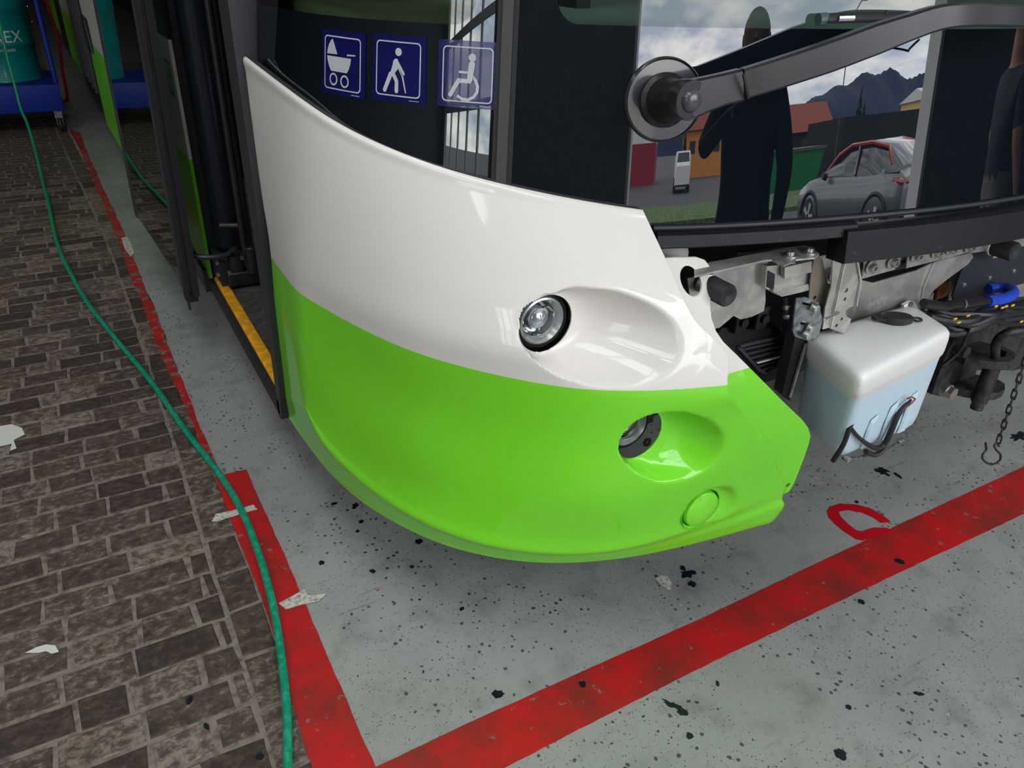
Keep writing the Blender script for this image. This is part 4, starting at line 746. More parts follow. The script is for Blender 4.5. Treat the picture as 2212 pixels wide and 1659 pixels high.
# black front-edge pillar at the door
q = MB(); q.loft([[(.402, y0, z), (.402, y0+w_, z), (.47, y0+w_, z), (.47, y0, z)] for z, y0, w_ in ((2.9,2.06,.12), (1.45,2.06,.12), (1.0,2.06,.10), (.42,2.085,.06), (.29,2.11,.045), (.262,2.125,.02))]); q.obj('door_pillar', mat('dark_pillar', (.035, .037, .043), .45), bus)
# inner wall under the black glass so nothing shows through
q = MB(); q.box((.47, 2.14, .30), (.9, 2.17, 2.9)); q.obj('step_side_panel', M['dark_grey'], bus, smooth=0)

# ---------------------------------------------------------------- bus side behind the door
sx = lambda y: .42-.0175*(y-3.25)
def side_panel(name, y0, y1, z0, z1, m, out=0, chamfer=0, lab=None):
    q = MB(); pr = [(y0, z0+chamfer), (y0+chamfer, z0), (y1, z0), (y1, z1), (y0, z1)] if chamfer else [(y0, z0), (y1, z0), (y1, z1), (y0, z1)]
    q.plate(pr, lambda y, z: (sx(y)-out, y, z), (.04, 0, 0)); return q.obj(name, m, bus, smooth=0, label=lab)
side_panel('side_panel', 3.35, 5.2, .28, 1.235, M['livery_side'], lab='white and green side panel right behind the door opening')
side_panel('side_window', 3.35, 5.2, 1.24, 2.9, M['black_plastic'])
side_panel('side_panel', 5.21, 7.62, .12, 2.9, M['livery_side'], chamfer=.0)
side_panel('engine_grille', 7.63, 9.25, .2, 2.9, M['black_plastic'], .003)
for k in range(5):
    y = 7.75+k*.3; side_panel('grille_slat', y, y+.05, .35, 2.8, M['dark_grey'], .02)
side_panel('side_panel', 9.27, 10.9, .25, 2.9, M['livery_side'], chamfer=.1)
side_panel('rear_door', 10.92, 12.1, .25, 2.9, M['black_plastic'], .002)
side_panel('side_panel', 12.12, 13.9, .35, 2.9, M['livery_side'])
q = MB(); q.cyl((.38, 13.2, .48), (.6, 13.2, .48), .48, n=28, bv=.03); q.obj('rear_wheel', M['black_rubber'], bus)
q = MB(); q.box((.4, 3.4, .2), (2.9, 13.8, .30)); q.obj('underfloor', M['black_plastic'], bus, smooth=0)
hr_ = MB(); a0, a1, c0, c1 = 7.22, 7.56, .74, .96; xx = sx(7.4)-.006
hr_.tube([(xx, a0, c0), (xx, a1, c0), (xx, a1, c1), (xx, a0, c1)], .018, 6, closed=True); hr_.obj('grab_recess', M['black_plastic'], bus)
q = MB(); q.box((xx-.02, a0+.05, c0), (xx, a0+.09, c1)); q.obj('grab_handle', M['black_plastic'], bus, smooth=0)
q = MB(); y0 = 3.42; q.plate([(y0, 1.02), (y0+.11, 1.02), (y0+.11, 1.15), (y0, 1.15)], lambda y, z: (sx(y)-.002, y, z), (.001, 0, 0)); q.obj('emergency_label', mat('green_label', (.01, .25, .06), .5), bus, smooth=0, label='small green label with a pale centre')
q = MB(); q.plate([(y0+.015, 1.035), (y0+.095, 1.035), (y0+.095, 1.09), (y0+.015, 1.09)], lambda y, z: (sx(y)-.003, y, z), (.001, 0, 0)); q.plate([(y0+.015, 1.10), (y0+.095, 1.10), (y0+.095, 1.14), (y0+.015, 1.14)], lambda y, z: (sx(y)-.003, y, z), (.001, 0, 0)); q.obj('emergency_label_print', mat('pale_print', (.5, .55, .3), .5), bus, smooth=0)
# folded-out door leaf
dn = Vector((.296, 3.147, 0)); df = Vector((.233, 4.28, 0)); dd_ = (df-dn).normalized(); dnrm = Vector((-dd_.y, dd_.x, 0)); 
if dnrm.x > 0: dnrm = -dnrm
DLn = (df-dn).length
def leafbox(name, a, b_, z0, z1, t0, t1, m, lab=None, r=0):
    q = MB(); f = lambda u, t, z: dn+dd_*u+dnrm*t+Vector((.02*(z-.3), 0, z)); vs = [f(a,t0,z0), f(b_,t0,z0), f(b_,t1,z0), f(a,t1,z0), f(a,t0,z1), f(b_,t0,z1), f(b_,t1,z1), f(a,t1,z1)]
    q.add(vs, [(0,3,2,1),(4,5,6,7),(0,1,5,4),(1,2,6,5),(2,3,7,6),(3,0,4,7)]); return q.obj(name, m, leaf, smooth=0, label=lab)
leaf = MB(); f = lambda u, t, z: dn+dd_*u+dnrm*t+Vector((.02*(z-.3), 0, z))
q = MB(); q.add([f(.0,-.03,.32), f(.09,-.03,.32), f(.09,.005,.32), f(.0,.005,.32), f(.0,-.03,2.4), f(.09,-.03,2.4), f(.09,.005,2.4), f(.0,.005,2.4)], [(0,3,2,1),(4,5,6,7),(0,1,5,4),(1,2,6,5),(2,3,7,6),(3,0,4,7)])
leaf = q.obj('door_leaf', mat('door_frame', (.045, .047, .055), .45), bus, smooth=0, label='dark framed glass door leaf swung open beside the bus')
dfm = leaf.data.materials[0]
leafbox('frame_stile', DLn-.07, DLn, .32, 2.4, -.03, .005, dfm); leafbox('frame_rail', .09, DLn-.07, 2.33, 2.4, -.03, .005, dfm); leafbox('frame_rail', .09, DLn-.07, .32, .36, -.03, -.002, dfm)
leafbox('glass_pane', .05, DLn-.03, .34, 2.36, -.004, .0025, M['door_glass'])
leafbox('rubber_seal', -.018, 0, .30, 2.4, -.045, -.018, M['black_rubber']); leafbox('rubber_seal', -.022, .0, .29, 2.4, -.005, .01, M['black_rubber']); leafbox('brush_seal', .0, .06, .27, .32, -.04, .004, M['black_rubber']); leafbox('seal_flap', .005, .03, .235, .28, -.006, .0, M['black_rubber'])
leafbox('pull_rail', .11, .125, .9, 1.6, -.06, -.04, M['chrome_s'])
# door post, rods, arm, step
q = MB(); q.lathe([(.058, 0), (.062, .01), (.062, 2.4)], (.508, 3.24, .46), (0, 0, 1), 28, True); q.obj('door_post', mat('glossy_black_post', (.012, .016, .022), .25), bus)
q = MB(); q.box((.43, 3.28, .28), (.46, 3.345, 2.9)); q.box((.43, 3.10, .30), (.47, 3.345, .44)); q.obj('door_jamb', M['black_rubber'], bus, smooth=0)
for x, y, r_, z0 in ((.535, 3.08, .014, .42), (.565, 3.12, .009, .42), (.60, 3.10, .011, .75), (.545, 3.22, .02, .4)):
    q = MB(); q.cyl((x, y, z0), (x, y, 2.8), r_, n=14); q.obj('door_rod', M['black_plastic'], bus)
q = MB(); q.tube(smooth_path([(0.3338,3.16,0.4821),(0.3512,3.16,0.4599),(0.4059,3.12,0.4593),(0.4592,3.08,0.4745),(0.4973,3.05,0.5097)]), .011, 8); q.obj('door_arm', M['satin_black'], bus)
q = MB(); q.bev((.45, 3.06, .34), (.60, 3.16, .40), .008); q.obj('door_mechanism', M['black_plastic'], bus)
for a_, b_, r_ in (((.50, 3.1, .395), (.50, 3.1, .47), .035), ((.555, 3.07, .39), (.555, 3.07, .50), .026), ((.46,3.13,.58), (.53,3.1,.58), .012)):
    q = MB(); q.cyl(a_, b_, r_, n=18, bv=.003); q.obj('bearing', M['black_plastic'], bus)
for p in [(0.4171,3.06,0.457),(0.5144,3.06,0.463),(0.4119,3.05,0.4126),(0.4565,3.05,0.413)]:
    q = MB(); q.cyl(p, (p[0], p[1]-.012, p[2]), .008, n=6); q.obj('bolt', M['zinc'], bus, smooth=0)
q = MB(); q.box((.44, 2.14, .27), (2.9, 3.32, .33)); q.obj('entrance_floor', M['interior_floor'], bus, smooth=0)
q = MB(); q.bev((.418, 2.14, .305), (.458, 3.22, .336), .006); q.obj('yellow_step_edge', M['yellow'], bus, label='yellow step edge strip at the door')
q = MB(); q.box((.402, 2.13, .27), (.42, 3.24, .325)); q.obj('sill', M['black_rubber'], bus, smooth=0)
q = MB(); q.bev((.49, 3.31, .33), (1.4, 3.34, .70), .01); q.obj('wheel_housing', M['interior_grey'], bus, label='grey interior panel behind the step')
q = MB(); q.box((.47, 3.35, .33), (2.9, 3.40, 2.9)); q.box((1.4, 2.1, .33), (1.45, 3.4, 2.9)); q.obj('interior_wall', M['black_plastic'], bus, smooth=0)
for x0, x1, y, z in ((.60, .66, 3.22, .66), (.70, .78, 3.2, .60), (.5, .58, 3.27, .70)):
    q = MB(); q.bev((x0, y, z), (x1, y+.02, 2.6), .006); q.obj('hanging_strap', M['dark_grey'], bus)
# ---------------------------------------------------------------- front end, under the windscreen
q = MB(); q.box((.95, 1.42, .42), (2.9, 1.46, 1.08)); q.box((.9, 1.2, 1.05), (2.9, 2.2, 1.08)); q.box((.9, 1.3, .42), (.95, 1.46, 1.08)); q.obj('bulkhead', mat('dark_bulkhead', (.012, .018, .02), .7), bus, smooth=0)
for n_, sa, sb, zt, zb, o_ in (('screen_sill', 1.195, 1.66, 1.094, 1.062, .022), ('screen_sill', 1.625, 2.96, 1.083, 1.008, .036)):
    q = MB(); rg = []
    for k in range(41):
        s_ = sa+(sb-sa)*k/40; rg.append([GS(s_, zt, -.02), GS(s_, zt, o_*.5), GS(s_, zt-.006, o_), GS(s_, zb+.003, o_+.004), GS(s_, zb, o_), GS(s_, zb, -.02)])
    q.loft(rg); q.obj(n_, mat('scuffed_black_bar', (.007, .008, .010), .5, spec=.3, col2=(.05, .055, .06), vscale=55, c2=(.66, .78), detail=8), bus, label='black bar under the windscreen' if sa > 1.5 else None)
q = MB(); q.tube([GS(s_, 1.1, .004) for s_ in np.linspace(1.19, 2.95, 60)], .006, 8); q.obj('screen_seal', M['black_rubber'], bus)
def Pl(name, out, y, th, m, holes=(), lab=None, parent=None):
    q = MB(); q.plate(out, lambda a, b_: (a, y, b_), (0, th, 0), holes=holes); return q.obj(name, m, parent or bus, smooth=0, label=lab)
Pl('frame_plate', [(1.072,0.9982),(1.1355,0.9999),(1.2991,1.0009),(1.318,0.9891),(1.3098,0.9404),(1.2491,0.8937),(1.19,0.8597),(1.1137,0.8621)], 1.12, .004, M['alu'])
Pl('frame_gusset', [(1.2535,0.8954),(1.314,0.9434),(1.328,0.8973),(1.3291,0.8714),(1.2943,0.8641),(1.2582,0.8644),(1.2321,0.8789)], 1.125, .004, M['alu'])
q = MB(); q.plate([(1.0846,1.1195),(1.1356,1.1282),(1.3012,1.1236),(1.3607,1.1258),(1.4069,1.1182),(1.415,1.1013),(1.3961,1.0647),(1.3679,1.0526),(1.3209,1.0617),(1.3038,1.0484),(1.3004,1.053),(1.2679,1.0471),(1.2698,1.082),(1.2576,1.0875),(1.0954,1.0835),(1.0517,1.0816)], lambda x, y: (x, y, 1.018), (0, 0, .004)); q.obj('top_flange', M['alu_dull'], bus, smooth=0, label='grey metal top flange of the front frame')
bc = Pl('crash_box', [(1.2778,0.9995),(1.3271,0.9947),(1.4208,0.9951),(1.4305,0.9746),(1.4376,0.9242),(1.4351,0.913),(1.3491,0.9137),(1.3205,0.927),(1.288,0.9463)], 1.10, .09, M['alu'], lab='hollow aluminium extrusion block')
Pl('hollow', [(1.2838,0.9891),(1.3085,0.9763),(1.3155,0.9362),(1.2907,0.9485)], 1.0985, .002, M['black_plastic'], parent=bc)
Pl('label_plate', [(1.3185,0.9949),(1.4037,0.9964),(1.4112,0.9685),(1.3265,0.9674)], 1.085, .012, M['alu_dull'], parent=bc)
Pl('lower_rail', [(1.2989,0.941),(1.4036,0.9424),(1.4102,0.9264),(1.3246,0.9262)], 1.08, .03, M['alu'], parent=bc)
Pl('bracket_wing', [(1.4142,1.004),(1.428,1.003),(1.4435,0.9928),(1.495,0.9096),(1.4882,0.8691),(1.4304,0.8979),(1.4204,0.9528)], 1.09, .004, mat('bronze_tinted_steel', (.32, .27, .23), .4, metal=.8), holes=[([(1.4509,0.8965)][0][0], [(1.4509,0.8965)][0][1], .005)])
def rnd(px, r): return (px[0], px[1], r)
bh = [(1.5309,0.9085),(1.5345,0.8852),(1.5427,0.8314),(1.53,0.8167)]
Pl('slotted_bracket', [(1.449,1.0153),(1.524,1.0038),(1.5717,0.9249),(1.58,0.8597),(1.5606,0.8585),(1.5486,0.8511),(1.5598,0.8341),(1.5802,0.8238),(1.5785,0.7877),(1.5696,0.7845),(1.5026,0.8162),(1.4819,0.8156),(1.4702,0.8784),(1.4729,0.9294)], 1.07, .004, M['alu'], holes=[rnd(bh[0], .0058), rnd(bh[1], .0045), rnd(bh[2], .0045), rnd(bh[3], .0048)], lab='folded metal bracket with a row of drilled holes')
q = MB(); e = [(1.524,1.0038),(1.5717,0.9249),(1.58,0.8597)]; q.tube([(a, 1.066, b_) for a, b_ in e], .0022, 5); e = [(1.4923,1.0054),(1.4993,0.8989),(1.5051,0.8181)]; q.tube([(a, 1.066, b_) for a, b_ in e], .0022, 5); q.obj('folded_edge', M['alu'], bus)
zs = [(1.2956,0.9427),(1.3457,0.8626)]
zp = Pl('zinc_plate', [(1.2611,0.9695),(1.2892,0.9674),(1.3155,0.955),(1.3341,0.9461),(1.3621,0.901),(1.3634,0.8576),(1.3525,0.8462),(1.2856,0.8756),(1.2741,0.8903),(1.2658,0.9313)], .99, .004, M['zinc'], holes=[[(1.281,0.9583),(1.311,0.9473),(1.3129,0.9415),(1.2831,0.9515)], [(1.2905,0.91),(1.3112,0.9025),(1.3135,0.8953),(1.293,0.9018)], [(1.2869,0.8898),(1.3161,0.878),(1.3188,0.8695),(1.2898,0.8803)]], lab='slotted galvanised plate in front of the tank corner')
for p in [(1.3145,0.985,0.9411),(1.3175,0.985,0.8922),(1.3106,0.985,0.878)]:
    q = MB(); q.lathe([(.001, -.012), (.009, -.011), (.0105, -.005), (.0105, 0)], p, (0, 1, 0), 16); q.obj('bolt_head', M['steel'], zp)
q = MB(); a_, b__ = [(1.3738,0.995,0.8965),(1.526,1.07,0.8507)]; q.cyl(a_, b__, .003, n=8); q.obj('pin', M['steel'], bus)
Pl('mounting_plate', [(1.5913,0.8416),(1.6396,0.8954),(1.7315,0.8657),(1.9033,0.8713),(1.9715,0.8839),(2.1321,0.8855),(2.1533,0.87),(2.1399,0.8514),(2.061,0.8176),(2.0153,0.7938),(1.9935,0.7629),(2.0111,0.6908),(1.9233,0.6511),(1.6357,0.7147)], 1.14, .005, M['alu'], lab='large pale metal plate behind the white tank')
e = [(1.968,1.138,0.8852),(1.9561,1.138,0.8148),(1.9776,1.138,0.7129)]; q = MB(); q.tube(e, .003, 5); q.obj('plate_rib', M['alu'], bus)
Pl('cross_rail', [(1.4908,0.9703),(1.7319,0.9571),(2.024,0.9356),(2.6164,0.8914),(2.6512,0.8419),(2.1804,0.8761),(1.9082,0.8906),(1.7209,0.8968),(1.5218,0.8852)], 1.15, .006, M['alu_dull'])
Pl('rail_slot', [(1.7601,0.9071),(1.8618,0.9061),(1.8771,0.8803),(1.7703,0.8825)], 1.148, .001, M['black_plastic'])
for i, o_ in enumerate(([(1.6534,0.9679),(1.7775,0.959),(1.7987,0.8931),(1.6725,0.8879),(1.6721,0.9202)], [(1.8312,0.9466),(1.9749,0.9405),(1.9837,0.891),(1.8421,0.8892)], [(1.9735,0.9414),(2.1022,0.9344),(2.1212,0.8956),(1.9831,0.8905)])): Pl('clamp_plate', o_, 1.135-.002*i, .004, M['alu'])
for p in [(1.6887,1.13,0.9193),(1.7717,1.13,0.9195),(1.8608,1.128,0.9237),(1.9462,1.128,0.9207),(2.0038,1.126,0.9217),(2.0881,1.126,0.9156)]:
    q = MB(); q.lathe([(.018, 0), (.018, -.002), (.0115, -.003), (.0115, -.013), (.010, -.015), (.0055, -.015), (.0055, -.009), (.001, -.009)], p, (0, 1, 0), 24); q.obj('cap_bolt', M['steel'], bus)
p = Vector((1.565,1.14,0.9167)); q = MB(); q.lathe([(.019, 0), (.017, -.004), (.012, -.005)], p, (0, 1, 0), 20); q.cyl(p+Vector((0, -.004, 0)), p+Vector((0, -.016, 0)), .0105, n=6); q.obj('hex_bolt', M['zinc'], bus, smooth=25)
for p in [(1.4602,1.2,0.9719),(1.5332,1.2,0.9667)]: pass
for p in ([(1.3253,1.0843),(1.3818,1.0807)]):
    q = MB(); q.lathe([(.016, .0), (.016, .002), (.010, .003), (.009, .010), (.004, .011), (.001, .008)], (p[0], p[1], 1.022), (0, 0, 1), 20); q.obj('dome_bolt', M['steel'], bus)
# H 255 scratched into the plate
q = MB(); 
def stroke(pts, r_=.0007): q.tube((-0.5944,23.2338,0) and pts, r_, 4)
for st_ in ([(1.6694,1.137,0.7917),(1.6725,1.137,0.821)], [(1.6941,1.137,0.7921),(1.6937,1.137,0.8209)], [(1.6694,1.137,0.8061),(1.6953,1.137,0.8076)],
            [(1.711,1.137,0.8176),(1.7217,1.137,0.8221),(1.7323,1.137,0.8136),(1.7237,1.137,0.7942),(1.7449,1.137,0.7953)], [(1.7605,1.137,0.8201),(1.7445,1.137,0.8192),(1.7471,1.137,0.8081),(1.7623,1.137,0.8066),(1.7676,1.137,0.7936),(1.752,1.137,0.7913)], [(1.7879,1.137,0.8203),(1.7712,1.137,0.8208),(1.7719,1.137,0.8101),(1.7879,1.137,0.8071),(1.7918,1.137,0.793),(1.7755,1.137,0.7921)]): q.tube(st_, .0006, 4)
q.obj('scratched_number', M['alu_dull'], bus)
for P0, y0, y1, r_, lab in (((1.1148,1.04,0.982), 1.04, 1.115, .0245, 'round black rubber buffer beside the white flange'), ((2.1573,1.04,0.9169), 1.04, 1.11, .0265, 'round black rubber buffer at the right edge')):
    q = MB(); q.lathe([(.001, .006), (r_*.3, .005), (r_*.55, .001), (r_*.9, 0), (r_, .004), (r_, .055)], (P0[0], y0, P0[2]), (0, 1, 0), 36, False); bf = q.obj('rubber_buffer', M['black_rubber'], bus, label=lab)
    q = MB(); q.lathe([(r_*.96, .055), (r_*1.08, .057), (r_*1.08, .062), (r_*.9, .064), (r_*.9, y1-y0)], (P0[0], y0, P0[2]), (0, 1, 0), 30); q.obj('collar', M['alu'], bf)
Pl('stop_plate', [(2.213,0.918),(2.3096,0.9122),(2.3235,0.8713),(2.2922,0.8593),(2.2168,0.8628)], 1.12, .005, M['alu_dull'])
rv = [(2.2125,0.7642),(2.3371,0.7647),(2.4596,0.7665)]
Pl('black_side_plate', [(2.1922,0.8633),(2.3278,0.8682),(2.6736,0.8625),(2.7849,0.7042),(2.5496,0.7094),(2.3732,0.7098),(2.1886,0.7168),(2.1729,0.7346),(2.1722,0.8073)], 1.17, .006, mat('black_side_plate', (.018, .022, .03), .5, bump=.2), holes=[rnd(p_, .0058) for p_ in rv])
for p_ in rv:
    q = MB(); q.lathe([(.001, -.003), (.006, -.002), (.008, .001)], (p_[0], 1.168, p_[1]), (0, 1, 0), 14); q.obj('rivet', M['steel'], bus)
Pl('pale_strut', [(2.1694,0.7852),(2.2238,0.7906),(2.2438,0.7695),(2.2355,0.699),(2.2173,0.6994),(2.2001,0.7594)], 1.2, .004, M['alu']); Pl('pale_strut', [(2.5596,0.6511),(2.6888,0.6746),(2.7523,0.6805),(2.7672,0.5929),(2.5779,0.6196)], 1.25, .004, M['alu'])
Pl('rusty_bracket', [(2.2042,0.7435),(2.2649,0.7435),(2.2757,0.691),(2.2157,0.6836)], 1.24, .004, mat('rust', (.3, .12, .02), .7, var=.4, vscale=60)); Pl('pale_strut', [(2.1374,0.7139),(2.1606,0.7291),(2.1751,0.6718),(2.1444,0.6717)], 1.22, .004, M['alu'])
# signal horn / vent box
vb = Pl('vent_box', [(1.261,0.7762),(1.2844,0.8049),(1.4153,0.7723),(1.4816,0.7662),(1.5234,0.7308),(1.5297,0.7037),(1.5091,0.6394),(1.4709,0.6249),(1.379,0.6641),(1.303,0.722)], 1.20, .12, M['black_plastic'], lab='black slatted vent box behind the panel')
e = [(1.3473,1.193,0.7412),(1.3716,1.193,0.7435),(1.5091,1.193,0.737),(1.5185,1.193,0.7108),(1.5009,1.193,0.6491),(1.4688,1.193,0.6374),(1.4399,1.193,0.6528)]; q = MB(); q.tube(e, .005, 6, closed=True); q.obj('vent_rim', M['dark_grey'], vb)
for k in range(6):
    t = k/5; a_ = Vector((1.3547,1.192,0.7322))*(1-t)+Vector((1.4394,1.192,0.6506))*t; c_ = Vector((1.5081,1.192,0.7257))*(1-t)+Vector((1.4916,1.192,0.6546))*t; q = MB(); q.tube([a_, c_], .0035, 4); q.obj('slat', M['dark_grey'], vb, smooth=0)
q = MB(); q.tube([(1.4172,1.185,0.684),(1.4964,1.185,0.6829)], .0025, 4); q.obj('white_mark', M['white_print'], vb)
for px_ in ((1.3284,1.19,0.8199), (1.3986,1.19,0.8157)):
    q = MB(); q.bev((px_[0]-.02, px_[1]-.01, px_[2]-.032), (px_[0]+.02, px_[1]+.03, px_[2]+.03), .006); q.cyl((px_[0], px_[1]-.02, px_[2]), (px_[0], px_[1], px_[2]), .012, n=8); q.obj('lug', M['black_plastic'], vb)
q = MB(); q.tube([(1.4446,1.17,0.8695),(1.4713,1.17,0.7892),(1.5184,1.19,0.7176)], .008, 8); hf = q.obj('small_hose', M['black_rubber'], bus)
for p in [(1.4546,1.17,0.8405),(1.4641,1.17,0.8135)]:
    q = MB(); q.lathe([(.010, -.006), (.011, 0), (.010, .006)], p, (0, 0, 1), 16); q.obj('clip', M['zinc'], hf)
q = MB(); q.plate([(1.4535,0.8145),(1.5033,0.7788),(1.5038,0.7465),(1.4935,0.5853),(1.4574,0.6172)], lambda a, b_: (a, 1.12, b_), (0, .03, 0)); q.obj('rubber_duct', M['black_rubber'], bus, smooth=0)
q = MB(); q.tube([(1.494,1.115,0.7549),(1.4832,1.115,0.602)], .004, 6); q.obj('duct_edge', M['alu_dull'], bus)
q = MB(); q.tube(smooth_path([(1.0, 1.25, 1.03), (1.06, 1.2, 1.05), (1.09, 1.19, 1.02), (1.06, 1.22, .97)]), .03, 12); q.obj('wrapped_hose', mat('crinkled_white_wrap', (.5, .48, .45), .5, bump=1, bscale=40), bus)
# ---- washer tank
def tank_ring(z, cs, r=.03, n=5):
    out = []; m_ = len(cs)
    for i in range(m_):
        p = Vector(cs[i]); a = Vector(cs[i-1]); c_ = Vector(cs[(i+1) % m_]); d1 = (a-p).normalized(); d2 = (c_-p).normalized(); p1 = p+d1*r; p2 = p+d2*r
        for k in range(n+1):
            t = k/n; s_ = p1*(1-t)**2 + p*2*t*(1-t) + p2*t*t; out.append((s_.x, s_.y, z))
    return out
T0 = [(1.4283,0.9017),(1.8538,0.9672),(1.906,1.1285),(1.4907,1.1178)]; B0 = [(1.5645,0.9871),(1.8964,0.9968),(1.9881,1.1715),(1.6235,1.1939)]
def corners(t, grow=0):
    cs = [(a[0]*t+b_[0]*(1-t), a[1]*t+b_[1]*(1-t)) for a, b_ in zip(T0, B0)]; cx = sum(c[0] for c in cs)/4; cy = sum(c[1] for c in cs)/4
    return [(cx+(x-cx)*(1+grow), cy+(y-cy)*(1+grow*1.5)) for x, y in cs]
rings = []
for z, gr, r_ in [(.451,-.28,.02),(.452,-.16,.03),(.458,-.07,.035),(.475,-.015,.035),(.50,0,.035),(.57,0,.035),(.64,0,.035),(.690,0,.035),(.702,.0,.035),(.712,.02,.03),(.722,.025,.03),(.755,.02,.03),(.772,.005,.03),(.780,-.03,.03),(.784,-.12,.025),(.785,-.3,.02)]:
    rings.append(tank_ring(z, corners((z-.45)/.33, gr), r_))
M['tank'] = mat('milky_plastic', (.72, .74, .74), .35, coat=.3, coat_r=.2); N = M['tank'].node_tree.nodes; L = M['tank'].node_tree.links; p_ = N['Principled BSDF']
g_ = N.new('ShaderNodeNewGeometry'); s_ = N.new('ShaderNodeSeparateXYZ'); L.new(g_.outputs['Position'], s_.inputs[0]); mr = N.new('ShaderNodeMapRange'); mr.inputs[1].default_value = .690; mr.inputs[2].default_value = .702; L.new(s_.outputs[2], mr.inputs[0])
mx = N.new('ShaderNodeMix'); mx.data_type = 'RGBA'; L.new(mr.outputs[0], mx.inputs[0]); mx.inputs[6].default_value = (.58, .76, .86, 1); mx.inputs[7].default_value = (.86, .87, .86, 1); L.new(mx.outputs[2], p_.inputs['Base Color'])
p_.inputs['Subsurface Weight'].default_value = .5; p_.inputs['Subsurface Radius'].default_value = (.02, .03, .035)
# front ribs: three pushed-in slots
q = MB(); q.loft(rings); tk = wt = q.obj('washer_tank', M['tank'], bus, smooth=50, label='white translucent washer fluid tank with pale blue liquid')
def onfront(u, z): # u across the front face
    c_ = corners((z-.45)/.33); a = Vector(c_[0]); b_ = Vector(c_[1]); p = a*(1-u)+b_*u; d = (b_-a).normalized(); return p, Vector((d.y, -d.x))
for u, zt in ((.30,.585), (.52,.60), (.76,.605)):
    q = MB(); out = []; ins = []
    for du, z in ((-.045,.47), (-.045,zt-.03), (-.03,zt), (.05,zt+.012), (.05,.47)):
        p, n_ = onfront(u+du, z); out.append((p.x+n_.x*.0015, p.y+n_.y*.0015, z)); 
    for du, z in ((-.028,.475), (-.028,zt-.04), (-.018,zt-.016), (.034,zt-.005), (.034,.475)):
        p, n_ = onfront(u+du, z); ins.append((p.x+n_.x*.006, p.y+n_.y*.006, z))
    q.loft([out, ins]); q.obj('moulded_slot', M['tank'], tk, smooth=0)
c0 = [(1.7495,1.0599)][0]; 
q = MB(); ang = -.45
def cp_(u, v, z): return (c0[0]+u*math.cos(ang)-v*math.sin(ang), c0[1]+u*math.sin(ang)+v*math.cos(ang), z)
prof = [cp_(.042*math.cos(a), .028*math.sin(a), .790) for a in [2*math.pi*k/28 for k in range(28)]]
q.loft([[cp_(.034*math.cos(a), .023*math.sin(a), .785) for a in [2*math.pi*k/28 for k in range(28)]], prof, [cp_(.042*math.cos(a), .028*math.sin(a), .800) for a in [2*math.pi*k/28 for k in range(28)]], [cp_(.037*math.cos(a), .024*math.sin(a), .804) for a in [2*math.pi*k/28 for k in range(28)]]])
q.loft([[cp_(-.03, .018, z), cp_(-.03, -.016, z), cp_(-.06, -.008, z), cp_(-.066, .004, z), cp_(-.06, .012, z)] for z in (.792, .801)])
fc = q.obj('filler_cap', M['black_rubber'], wt, label='flat black rubber filler cap')
q = MB(); q.tube([cp_(.042+.012+.012*math.cos(a), .010*math.sin(a), .793) for a in [2*math.pi*k/14 for k in range(14)]], .003, 6, closed=True); q.obj('cap_loop', M['black_rubber'], wt)
e1 = (1.9086,1.13,0.7789); q = MB(); q.plate([(1.8643,0.7696),(1.8607,0.7867),(1.8869,0.7926),(1.9095,0.7856),(1.9263,0.7659),(1.9159,0.754)], lambda a, b_: (a, 1.118, b_), (0, .01, 0)); q.obj('mounting_ear', M['tank'], wt)
q = MB(); q.lathe([(.001, -.004), (.006, -.003), (.007, 0)], ((1.8842,1.116,0.7865)), (0, 1, 0), 12); q.obj('ear_bolt', M['zinc'], wt)
def fp(px): return px
w1 = [(1.5425,0.985,0.4659),(1.5286,0.962,0.5349),(1.5253,0.957,0.5872),(1.5327,0.957,0.6121),(1.541,0.96,0.6308),(1.5359,0.965,0.6427)]; w2 = [(1.5277,0.955,0.5877),(1.5753,0.957,0.5447),(1.6329,0.962,0.5027),(1.6857,0.968,0.4708),(1.7197,0.97,0.4709),(1.7161,0.962,0.5209),(1.7152,0.958,0.5665),(1.7304,0.958,0.5904),(1.7479,0.96,0.5985),(1.7654,0.965,0.5995)]; w3 = [(1.6545,0.975,0.4659),(1.6907,0.975,0.444),(1.7082,0.97,0.4446),(1.7297,0.97,0.4558)]
for i, (w_, r_) in enumerate(((w1, [.007,.0065,.006,.0055,.0035,.0025]), (w2, [.005,.005,.006,.007,.008,.008,.0075,.0065,.0045,.003]), (w3, .007))):
    q = MB(); pth = smooth_path(w_, 5); rr_ = r_ if not isinstance(r_, list) else [float(np.interp(k/5, range(len(r_)), r_)) for k in range(len(pth))]; q.tube(pth, rr_, 8); q.obj('wiring_loom', M['black_rubber'], wt, label='black taped wires hanging on the tank front' if i == 1 else None)
for w_, c_ in (([(1.5269,0.953,0.6147),(1.5326,0.953,0.6305),(1.5238,0.953,0.6448)], 'red'), ([(1.729,0.953,0.5908),(1.7492,0.953,0.5992),(1.7609,0.953,0.61)], 'red'), ([(1.7609,0.953,0.61),(1.7433,0.953,0.6203),(1.7246,0.953,0.6211)], 'red')):
    q = MB(); q.tube(smooth_path(w_), .0022, 6); q.obj('wire', mat('brown_red_wire', (.25, .05, .02), .5), wt)
q = MB(); q.tube([(1.579,0.985,0.4615),(1.6391,0.985,0.4436),(1.764,1,0.411),(1.9042,1.02,0.3991)], .005, 6, flat=.4); q.obj('tank_strap', M['zinc'], wt)
for p in [(1.5829,0.98,0.4634),(1.863,1.015,0.4179)]:
    q = MB(); q.cyl(p, (p[0], p[1]-.012, p[2]), .007, n=6); q.obj('strap_bolt', M['steel'], wt, smooth=0)
